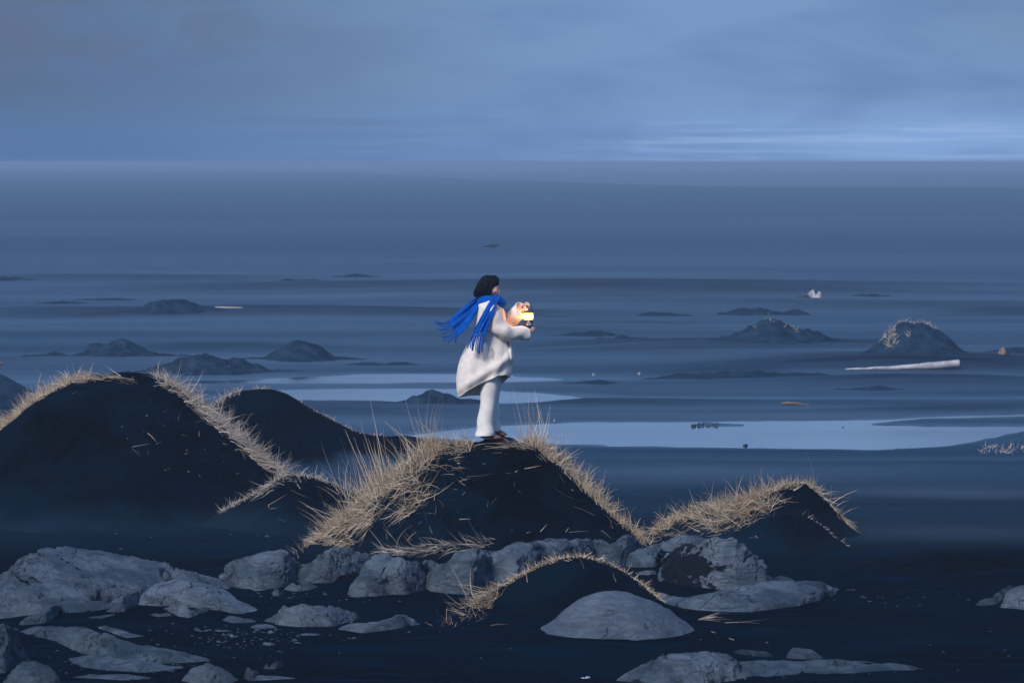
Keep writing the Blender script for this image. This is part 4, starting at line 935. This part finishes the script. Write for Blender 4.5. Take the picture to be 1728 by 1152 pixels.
def build_person():
    bm = bmesh.new()
    # head, turned to the right and bowed
    tilt = Matrix.Rotation(R(14), 3, 'Y')
    hc = Q(827.5, 482)
    def hp(f, u, s=0.0): return hc + tilt @ Vector((f, s, u))
    ell(bm, hp(-.006, .014), (.086, .072, .080), tilt)
    ell(bm, hp(.030, -.025), (.060, .060, .078), tilt)
    ell(bm, hp(.046, -.072), (.034, .036, .032), tilt)      # jaw
    ell(bm, hp(.068, -.094), (.016, .018, .013), tilt)      # chin
    ell(bm, hp(.072, .012), (.016, .042, .012), tilt)       # brow
    cap(bm, hp(.084, -.004), hp(.103, -.038), .007, .0105)  # nose
    ell(bm, hp(.094, -.041), (.010, .015, .007), tilt)
    ell(bm, hp(.083, -.063), (.011, .020, .0075), tilt); ell(bm, hp(.080, -.074), (.010, .017, .007), tilt)
    for s in (-1, 1):
        ell(bm, hp(.060, -.034, s * .038), (.024, .02, .022), tilt)  # cheek
        ell(bm, hp(-.004, -.02, s * .070), (.014, .008, .026), tilt)     # ear
    cap(bm, hp(-.012, -.06), Q(820, 514), .052, .058)
    # torso
    chain(bm, [(Q(821, 516), .07), (Q(820, 530), .105), (Q(818, 560), .115), (Q(819, 590), .11), (Q(820, 606), .12)], 20)
    for s in (-1, 1):
        cap(bm, Q(822, 519), Q(824, 522, s * .14), .06, .06)
    # arms
    chain(bm, [(Q(824, 522, -.14), .055), (Q(845, 560, -.20), .044), (Q(868, 561.5, -.13), .037), (Q(884, 561, -.062), .026)])
    chain(bm, [(Q(826, 522, .14), .055), (Q(857, 546, .20), .044), (Q(869, 531, .13), .036), (Q(880, 517.5, .055), .025)])
    # near hand, palm up under the lantern base
    hand(bm, Q(884, 560.5, -.060), Q(895, 559.2, 0) - Q(884, 560.5, -.060), Vector((0, 0, -1)), Vector((.5, -.8, 0)), (.30, .28, .32, .36), 1, L=.82)
    # far hand, fingers over the bail
    hand(bm, Q(880, 517.5, .055), Q(889, 510.5, .0) - Q(880, 517.5, .055), Vector((-.35, .25, 1)), Vector((.35, -.8, .3)), (.62, .66, .7, .75), 1, L=.80)
    # legs
    chain(bm, [(Q(820, 606, -.08), .095), (Q(824, 668, -.085), .06), (Q(821, 730, -.085), .037)])
    chain(bm, [(Q(823, 606, .08), .095), (Q(832, 666, .085), .06), (Q(833, 726, .085), .037)])
    for (hx, hy, tx, ty, dy) in ((817, 736, 842, 738.5, -.085), (829, 730, 851, 733, .085)):
        chain(bm, [(Q(hx, hy, dy), .028), (Q((hx + tx) / 2, (hy + ty) / 2, dy), .026), (Q(tx, ty, dy), .016)])
    body = tri_mesh('person', bm, M_SKIN)
    remesh(body, .0042, 4)
    setp(body, 'person in a cream coat and blue scarf standing on the mound, looking at a lantern', 'person')
    # face details
    bm = bmesh.new()
    for s in (-1, 1): ell(bm, hp(.0935, -.0695, s * .0), (.006, .017, .0055), tilt)
    tri_mesh('lips', bm, M_LIP, body)
    for s in (-1, 1):
        bm = bmesh.new()
        pts = [hp(.074 - .1 * abs(a) ** 1.6 - .0005, -.010 + .004 * (1 - (a / .02) ** 2) * .5 - .004, s * (.034 + a)) for a in np.linspace(-.016, .016, 7)]
        for a, b in zip(pts[:-1], pts[1:]): cap(bm, a + Vector((.006, s * .002, 0)), b + Vector((.006, s * .002, 0)), .0028, .0028, 8)
        tri_mesh('eyelash', bm, M_DARK, body)
        bm = bmesh.new()
        pts = [hp(.083 - .18 * abs(a) ** 1.4, .018 - abs(a) * .12, s * (.032 + a)) for a in np.linspace(-.018, .02, 6)]
        for a, b in zip(pts[:-1], pts[1:]): cap(bm, a, b, .003, .0026, 8)
        tri_mesh('eyebrow', bm, M_DARK, body)
    # hair: chin length bob blown back a little
    bm = bmesh.new()
    for (x, y, dy, rx, ry, rz) in ((829.5, 476.5, 0, .080, .080, .076), (823, 478, 0, .092, .088, .088), (817, 485, 0, .088, .090, .088), (810, 492.5, 0, .064, .084, .056),
                                   (805.5, 495.5, 0, .044, .07, .036), (814, 496, 0, .06, .086, .042), (820, 490, 0, .07, .092, .07), (825, 484, 0, .062, .090, .06), (836, 472.5, 0, .042, .06, .040), (828, 481, -.045, .040, .045, .055), (824.5, 490, -.045, .040, .045, .06), (828, 481, .045, .040, .045, .055), (824.5, 490, .045, .040, .045, .06)):
        ell(bm, Q(x, y, dy), (rx, ry, rz), Matrix.Rotation(R(-35), 3, 'Y') if y > 490 else None)
    h = tri_mesh('hair', bm, M_HAIR, body); remesh(h, .006, 3)
    # strands break up the outline
    n = 520; u = RNG.uniform(0, 1, n); side = RNG.choice([-1, 1], n)
    th = RNG.uniform(-.6, 1.0, n)
    V_ = []; Qd = []; off = 0
    for i in range(n):
        s = float(side[i]); a = float(u[i])
        depth = s * math.sin(RNG.uniform(.0, 1.0) * math.pi / 2) * .093
        k = math.sqrt(max(0, 1 - (depth / .097) ** 2))
        x0 = 824 + 14 * (RNG.uniform(-.1, 1)) * k; y0 = 477 - 13 * k + RNG.uniform(0, 3)
        x3 = 798.5 + 24 * RNG.uniform(0, 1) ** 1.3 + 3 * (1 - k); y3 = 500 + (x3 - 798) * .13 - 8 * (1 - min(1, (x3 - 798.) / 4)) + RNG.uniform(-1.5, 2.2)
        x1 = x0 - 8; y1 = y0 + 2; x2 = x3 + 1; y2 = y3 - 9
        P = []
        for t in np.linspace(0, 1, 9):
            b = ((1 - t) ** 3, 3 * t * (1 - t) ** 2, 3 * t * t * (1 - t), t ** 3)
            P.append(np.array(Q(b[0] * x0 + b[1] * x1 + b[2] * x2 + b[3] * x3, b[0] * y0 + b[1] * y1 + b[2] * y2 + b[3] * y3, depth * (.9 + .2 * math.sin(t * math.pi)))))
        P = np.array(P); w = .0022; d = np.gradient(P, axis=0); d /= np.linalg.norm(d, axis=1, keepdims=True)
        wv = np.cross(d, [0, 1, 0]); wv /= np.linalg.norm(wv, axis=1, keepdims=True); wv = wv * w * np.linspace(1, .4, 9)[:, None]
        wy = np.array([0, 1, 0]) * w
        ring = np.stack([P - wv, P + wy, P + wv], 1).reshape(-1, 3)
        V_.append(ring); Qd.append(grid_quads(9, 3, True) + off); off += 27
    hs = mesh_np('hair_strands', np.concatenate(V_), np.concatenate(Qd), M_HAIR, parent=h, loc=tuple(BASE))
    hs.location = (0, 0, 0)
    # coat
    rows = np.array([[503, 814, 838, .095], [509, 808, 843, .15], [516, 804, 847, .185], [528, 803, 851, .20], [545, 801, 853, .205], [560, 798, 855, .205], [575, 792, 860, .205],
                     [590, 784, 864.5, .21], [605, 777.5, 866, .22], [620, 773.5, 864, .23], [640, 771, 859, .235], [660, 772.5, 853, .235], [680, 777, 848, .23]])
    nr, nc = 90, 120
    V_ = np.zeros((nr, nc, 3))
    for j in range(nc):
        ph = 2 * math.pi * j / nc; c, s = math.cos(ph), math.sin(ph)
        xh = 813 + 40 * c
        near = np.interp(xh, [774, 782, 800, 815, 833, 845, 853], [671, 666, 655, 645, 634.5, 633, 637])
        farh = np.interp(xh, [774, 790, 812, 835, 853], [671, 668, 667, 655, 637])
        kk = .5 + .5 * max(-1, min(1, s * 2.2)); hem = near * (1 - kk) + farh * kk
        for i in range(nr):
            t = i / (nr - 1); py = 503 + (hem - 503) * t
            xl = np.interp(py, rows[:, 0], rows[:, 1]); xr = np.interp(py, rows[:, 0], rows[:, 2]); dp = np.interp(py, rows[:, 0], rows[:, 3])
            e = .85
            cc = math.copysign(abs(c) ** e, c); sc = math.copysign(abs(s) ** e, s)
            fold = t ** 1.6 * (.020 * math.sin(3 * ph + 1.2 + 2.2 * t) + .012 * math.sin(7 * ph - 3 * t) + .006 * math.sin(13 * ph + 5 * t))
            # diagonal fold from the front opening down to the back hem, on the near side
            xx = (xl + xr) / 2 + (xr - xl) / 2 * cc
            fold2 = 0
            if s < 0:
                ly = 600 + (866 - xx) * .62
                fold2 = .022 * math.exp(-((py - ly) / 8) ** 2) - .016 * math.exp(-((py - ly - 13) / 8) ** 2)
                ly2 = 600 + (856 - xx) * 1.5
                fold2 += .010 * math.exp(-((py - ly2) / 7) ** 2) * (py > 560)
                # edge of the front panel
                ex = np.interp(py, [556, 568, 578, 606], [838, 852, 858, 861])
                if 556 < py < 612: fold2 += .022 / (1 + math.exp(-(xx - ex) / .5)) - .020 * math.exp(-((xx - ex + 1.2) / 1.1) ** 2)
                # pocket slit
                if 588 < py < 604: fold2 -= .020 * math.exp(-((xx - 830.5) / .9) ** 2)
            p = Q(xx, py, dp * sc * (1 + 3 * fold) - (fold2 if s < 0 else 0))
            p.x += fold * cc * .35
            V_[i, j] = p
    bmv = V_.reshape(-1, 3)
    # sleeves as open tubes
    def tube(pts, n=26, m=None, close=False, wr=.0, seed=3):
        p = np.array([[*(Q(a, b, dy)), r] for a, b, dy, r in pts]); m = m or 60
        tt = np.linspace(0, len(p) - 1, m); ii = np.arange(len(p))
        c = np.stack([np.interp(tt, ii, p[:, k]) for k in range(4)], 1)
        for _ in range(6): c[1:-1] = (c[:-2] + 2 * c[1:-1] + c[2:]) / 4
        d = np.gradient(c[:, :3], axis=0); d /= np.linalg.norm(d, axis=1, keepdims=True)
        u = np.cross(d, [0, 1, 0]); u /= np.linalg.norm(u, axis=1, keepdims=True); v = np.cross(d, u)
        a = np.linspace(0, 2 * math.pi, n, endpoint=False)
        rr = c[:, 3][:, None] * (1 + wr * np.sin(np.linspace(0, 9, m)[:, None] * 2.1 + 1.3 * np.cos(a)[None] + seed) + wr * .6 * np.sin(np.linspace(0, 22, m)[:, None] + 2 * a[None]))
        return c[:, None, :3] + rr[..., None] * (u[:, None] * np.cos(a)[None, :, None] + v[:, None] * np.sin(a)[None, :, None]), m, n
    near, m1, n1 = tube([(824, 516, -.10, .075), (828, 524, -.165, .088), (834, 540, -.205, .092), (842, 553, -.215, .088), (851, 560.5, -.20, .078), (864, 562, -.155, .070), (878, 562, -.10, .064), (891.5, 563, -.062, .058)], wr=.09)
    farS, m2, n2 = tube([(826, 516, .10, .075), (836, 528, .17, .085), (848, 540, .20, .084), (857, 543, .20, .078), (865, 537, .165, .076), (874, 528, .115, .078), (881.5, 520.5, .07, .080)], wr=.06, seed=5)
    allv = np.concatenate([bmv, near.reshape(-1, 3), farS.reshape(-1, 3)])
    q = np.concatenate([grid_quads(nr, nc, True), grid_quads(m1, n1, True) + nr * nc, grid_quads(m2, n2, True) + nr * nc + m1 * n1])
    coat = mesh_np('coat', allv, q, M_COAT, parent=body, loc=tuple(BASE))
    s = coat.modifiers.new('thick', 'SOLIDIFY'); s.thickness = .013; s.offset = 0
    remesh(coat, .0055, 5)
    # trousers
    bm = bmesh.new()
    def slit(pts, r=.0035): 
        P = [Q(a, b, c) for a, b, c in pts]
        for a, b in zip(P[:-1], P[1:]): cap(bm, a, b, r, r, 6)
    slit([(831, 588, -.236), (830.6, 596, -.238), (830, 604, -.242)])  # dark tube painted in as the shadow of the pocket slit
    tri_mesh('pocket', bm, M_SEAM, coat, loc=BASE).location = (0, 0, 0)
    bm = bmesh.new(); slit([(856.5, 576, -.145), (858.5, 583, -.140), (859.8, 592, -.135), (860, 604, -.140)], .004)  # dark tube painted in as the shadow along the front edge
    tri_mesh('opening_shadow', bm, M_SEAM, coat, loc=BASE).location = (0, 0, 0)
    near, m1, n1 = tube([(821, 596, -.07, .115), (825, 630, -.08, .105), (826, 655, -.085, .090), (824, 675, -.085, .080), (820.5, 698, -.085, .076), (819, 715, -.085, .084), (818.5, 728, -.085, .092), (818.7, 735, -.085, .100)], wr=.04, n=40, m=80)
    farL, m2, n2 = tube([(822, 596, .07, .115), (831, 630, .08, .092), (833.5, 655, .085, .066), (832, 680, .085, .058), (833, 700, .085, .058), (834, 715, .085, .058), (834, 727, .085, .056)], wr=.06, n=40, m=80, seed=8)
    tr = mesh_np('trousers', np.concatenate([near.reshape(-1, 3), farL.reshape(-1, 3)]), np.concatenate([grid_quads(m1, n1, True), grid_quads(m2, n2, True) + m1 * n1]), M_TROUSER, parent=body, loc=tuple(BASE))
    s = tr.modifiers.new('thick', 'SOLIDIFY'); s.thickness = .008; s.offset = 0
    remesh(tr, .0045, 4)
    bm = bmesh.new(); sweep(bm, [(Q(843.5, 650, -.04), .004), (Q(842.5, 662, -.05), .004), (Q(840, 671, -.06), .004), (Q(839.5, 681, -.06), .005)], 8)
    tri_mesh('belt_tie', bm, M_COAT, body)
    # shoes
    for (hx, hy, tx, ty, dy) in ((808.5, 737, 846, 739.5, -.085), (828, 731.5, 854, 733.5, .085)):
        L = (tx - hx); bm = bmesh.new()
        A = lambda f, up, s_=0: Q(hx + L * f, hy + (ty - hy) * f - up, dy + s_)
        chain(bm, [(A(.12, 3.5), .030), (A(.35, 4.2), .036), (A(.6, 2.6), .032), (A(.8, 1.4), .026), (A(.95, .9), .016)], 16)
        ell(bm, A(.78, .5), (.05, .042, .016))
        sh = tri_mesh('shoe', bm, M_SHOE, body); remesh(sh, .005, 3)
        bm = bmesh.new()
        for f, r in ((.1, .034), (.3, .036), (.55, .036), (.78, .042), (.93, .03)):
            ell(bm, A(f, -1.2), (r * 1.25, r, .009))
        so = tri_mesh('sole', bm, M_SOLE, sh, loc=BASE); remesh(so, .004, 1)
    # scarf: two coils and two tails
    bm = bmesh.new()
    for (cx, cy, rx, ry, tr_, tz, tl) in ((825.5, 510.5, .106, .120, .054, .046, .10), (826.5, 504.8, .094, .104, .042, .036, .16), (828, 514, .108, .108, .046, .042, -.1)):
        N = 40
        for i in range(N):
            a = 2 * math.pi * i / N; c = Q(cx, cy) + Vector((rx * math.cos(a), ry * math.sin(a), -tl * rx * math.cos(a) + .006 * math.sin(3 * a)))
            w = 1 + .12 * math.sin(2 * a + cx) + (.28 if math.cos(a) > .6 else 0)
            ell(bm, c, (tr_ * w, tr_ * w, tz * w), seg=14)
    sc = tri_mesh('scarf', bm, M_SCARF, body); remesh(sc, .006, 3)
    d = sc.modifiers.new('fold', 'DISPLACE'); tx = bpy.data.textures.new('fold', 'CLOUDS'); tx.noise_scale = .05; d.texture = tx; d.strength = .012; d.mid_level = .5
    def tail(path, widths, dirs, pl, seed, nfr, ends):
        m, n = 70, 40
        p = np.array([np.array(Q(*a)) for a in path]); tt = np.linspace(0, len(p) - 1, m); ii = np.arange(len(p))
        c = np.stack([np.interp(tt, ii, p[:, k]) for k in range(3)], 1); w = np.interp(tt, ii, widths) * PXM
        dv = np.array(dirs, float); wd = np.stack([np.interp(tt, ii, dv[:, k]) for k in range(3)], 1)
        for _ in range(8):
            c[1:-1] = (c[:-2] + 2 * c[1:-1] + c[2:]) / 4; wd[1:-1] = (wd[:-2] + 2 * wd[1:-1] + wd[2:]) / 4
        wd /= np.linalg.norm(wd, axis=1, keepdims=True)
        d = np.gradient(c, axis=0); d /= np.linalg.norm(d, axis=1, keepdims=True); nrm = np.cross(d, wd); nrm /= np.linalg.norm(nrm, axis=1, keepdims=True)
        s = np.linspace(-1, 1, n)
        fo = pl * np.sin(s[None] * 4.3 + seed + tt[:, None] * .8) + .5 * pl * np.sin(s[None] * 9.5 - tt[:, None] * 1.1 + seed * 2) - pl * .8 * s[None] ** 2
        V_ = c[:, None] + wd[:, None] * (w[:, None] * s[None] * .5)[..., None] + nrm[:, None] * fo[..., None]
        o = mesh_np('scarf_tail', V_, grid_quads(m, n), M_SCARF, parent=sc, loc=tuple(BASE)); o.location = (0, 0, 0)
        md = o.modifiers.new('thick', 'SOLIDIFY'); md.thickness = .011; md.offset = 0
        md = o.modifiers.new('sub', 'SUBSURF'); md.levels = 1; md.render_levels = 1
        # fringe
        bm = bmesh.new()
        for k in range(nfr):
            f = k / (nfr - 1); r0 = Vector(V_[-1, int(f * (n - 1))]); e = ends[int(f * (len(ends) - 1))]; f2 = f * (len(ends) - 1); i0 = int(min(f2, len(ends) - 2)); g = f2 - i0
            e = [ends[i0][q_] * (1 - g) + ends[i0 + 1][q_] * g for q_ in range(3)]
            E = Q(e[0] + random.uniform(-1.5, 1.5), e[1] + random.uniform(-2.5, 2.5), e[2]); dd = Vector(d[-1])
            L = (E - r0).length; pr = r0; B = []
            sag = Vector((0, 0, random.uniform(-.012, .012)))
            for t in (0.0, .2, .4, .6, .8, 1.0):
                b = (1 - t) ** 2 * r0 + 2 * t * (1 - t) * (r0 + dd * L * .55 + sag) + t * t * E
                B.append((b, .0064 - .0014 * t))
            sweep(bm, B, 8)
        tri_mesh('fringe', bm, M_SCARF, sc, loc=BASE).location = (0, 0, 0)
    tail([(808, 508, -.09), (799, 517, -.13), (788, 531, -.17), (776, 544, -.20), (765, 554, -.22)], [15, 20, 28, 32, 32],
         [(-.6, 0, .8), (-.6, .1, .78), (-.62, .15, .75), (-.62, .2, .72), (-.55, .25, .78)], .012, .3, 11,
         [(770, 580, -.2), (748, 577, -.24), (746, 571, -.24), (745, 562, -.25), (741, 555, -.25), (733, 544, -.25), (732, 541, -.24)])
    tail([(838, 506, -.15), (831, 516, -.235), (823, 530, -.30), (815, 547, -.325), (808.5, 562, -.33)], [17, 22, 26, 26, 25],
         [(-1, 0, -.35), (-1, 0, -.45), (-1, 0, -.45), (-1, 0, -.35), (-1, 0, -.3)], .014, 1.7, 11,
         [(816.5, 595, -.33), (809, 596, -.33), (806, 595, -.33), (799, 592, -.33), (796, 590, -.33), (789, 587, -.33)])
    return body
person = build_person()
# ------------------------------------------------------------------ the lantern in her hands
def lathe(name, prof, mat, parent=None, n=40, c=None):
    c = c or LC; a = np.linspace(0, 2 * math.pi, n, endpoint=False); p = np.array(prof, float)
    V_ = np.stack([c.x + p[:, 0][:, None] * np.cos(a), c.y + p[:, 0][:, None] * np.sin(a), c.z + p[:, 1][:, None] + 0 * a], -1)
    return mesh_np(name, V_, grid_quads(len(p), n, True), mat, parent=parent, loc=tuple(c))
LC = Q(891.5, 554.2); k = PXM
lan = bpy.data.objects.new('lantern', None); COL.objects.link(lan); lan.location = LC; lan.empty_display_size = .05
setp(lan, 'small lit camping lantern with glowing band held out by the person', 'lantern')
lathe('base', [(0, 0), (6.4 * k, 0), (7.2 * k, .5 * k), (7.3 * k, 2 * k), (7.3 * k, 12.6 * k), (7.7 * k, 13 * k), (7.7 * k, 14.2 * k), (7 * k, 14.6 * k), (0, 14.6 * k)], M_METAL, lan)
lathe('glass', [(0, 14.8 * k), (7.6 * k, 14.8 * k), (8.1 * k, 16 * k), (8.2 * k, 21 * k), (8.1 * k, 25.5 * k), (7.6 * k, 26.6 * k), (0, 26.6 * k)], M_GLOW, lan)
lathe('cap', [(0, 26.8 * k), (8 * k, 26.8 * k), (8.1 * k, 28 * k), (7.4 * k, 29 * k), (4.5 * k, 29.8 * k), (2 * k, 30.6 * k), (0, 30.8 * k)], M_BRONZE, lan)
bm = bmesh.new()
bp = [(Q(884.8, 525.5), .0032)] + [(Q(890.8 + 6.1 * math.cos(a), 517 - 7.2 * math.sin(a)), .0032) for a in np.linspace(math.pi, 0, 12).tolist()] + [(Q(898, 525.5), .0032)]
sweep(bm, bp, 8)
hd = tri_mesh('handle', bm, M_METAL, lan, loc=LC)
for a in np.radians([20, 110, 200, 290]).tolist():
    bm = bmesh.new(); o_ = Vector((math.cos(a), math.sin(a), 0)) * 8.5 * k
    cap(bm, LC + o_ + Vector((0, 0, 14 * k)), LC + o_ + Vector((0, 0, 28 * k)), .0018, .0018, 8)
    tri_mesh('guard_post', bm, M_BRONZE, lan, loc=LC)
bulb = bpy.data.objects.new('lantern_bulb', bpy.data.lights.new('lantern_bulb', 'POINT')); COL.objects.link(bulb)
bulb.data.energy = 2.2; bulb.data.color = (1, .50, .16); bulb.data.shadow_soft_size = .03; bulb.parent = lan; bulb.location = (0, 0, 21 * k)
# white emblem on the base: a peak over a ragged line of script
def onbase(ax, z, lift=.0012):
    th = -math.pi / 2 + ax / 7.3; r = 7.3 * k + lift
    return Vector((LC.x + r * math.cos(th), LC.y + r * math.sin(th), LC.z + z * k))
bm = bmesh.new()
def stroke(pts, r):
    P = [onbase(a, z) for a, z in pts]
    for a, b in zip(P[:-1], P[1:]): cap(bm, a, b, r, r, 6)
stroke([(-2.0, 8.6), (-.8, 10.6), (-.1, 11.6), (.9, 12.4), (1.6, 11.3), (2.3, 11.5), (3.6, 9.2), (4.2, 8.4)], .0030)
stroke([(-.2, 10.2), (.8, 10.9), (1.5, 9.8)], .002)
for i in range(9):
    x = -3.2 + i * 1.02; h = (1.8, 1.2, 1.2, 2.0, 1.2, 1.5, 1.2, 1.2, 1.6)[i]
    stroke([(x, 6.2 + i * .04), (x + .25, 6.4 + h), (x + .5, 6.9), (x + .55, 6.2)], .0020)
stroke([(-3.6, 6.3), (5.4, 6.8)], .0016)
tri_mesh('emblem', bm, M_WHITE, lan, loc=LC)
# ------------------------------------------------------------------ air
def f_air():
    m = bpy.data.materials.new('haze_air'); m.use_nodes = True; t = NT(m.node_tree); t.n.clear()
    out = t.node('ShaderNodeOutputMaterial'); v = t.node('ShaderNodeVolumePrincipled')
    v.inputs['Color'].default_value = HAZE_COL; v.inputs['Density'].default_value = HAZE_D; v.inputs['Anisotropy'].default_value = 0
    t.l.new(v.outputs[0], out.inputs['Volume']); return m
HAZE_COL = (.46, .66, .93, 1); HAZE_D = .0011
if HAZE_D > 0:
    bm = bmesh.new(); bmesh.ops.create_cube(bm, size=1)
    me = bpy.data.meshes.new('haze'); bm.to_mesh(me); bm.free(); me.materials.append(f_air())
    hz_ = bpy.data.objects.new('haze', me); COL.objects.link(hz_)
    hz_.scale = (95000, 50000, 6.15); hz_.location = (0, 50000 / 2 - 200, 4.15 - 3.075)
    setp(hz_, kind='stuff')
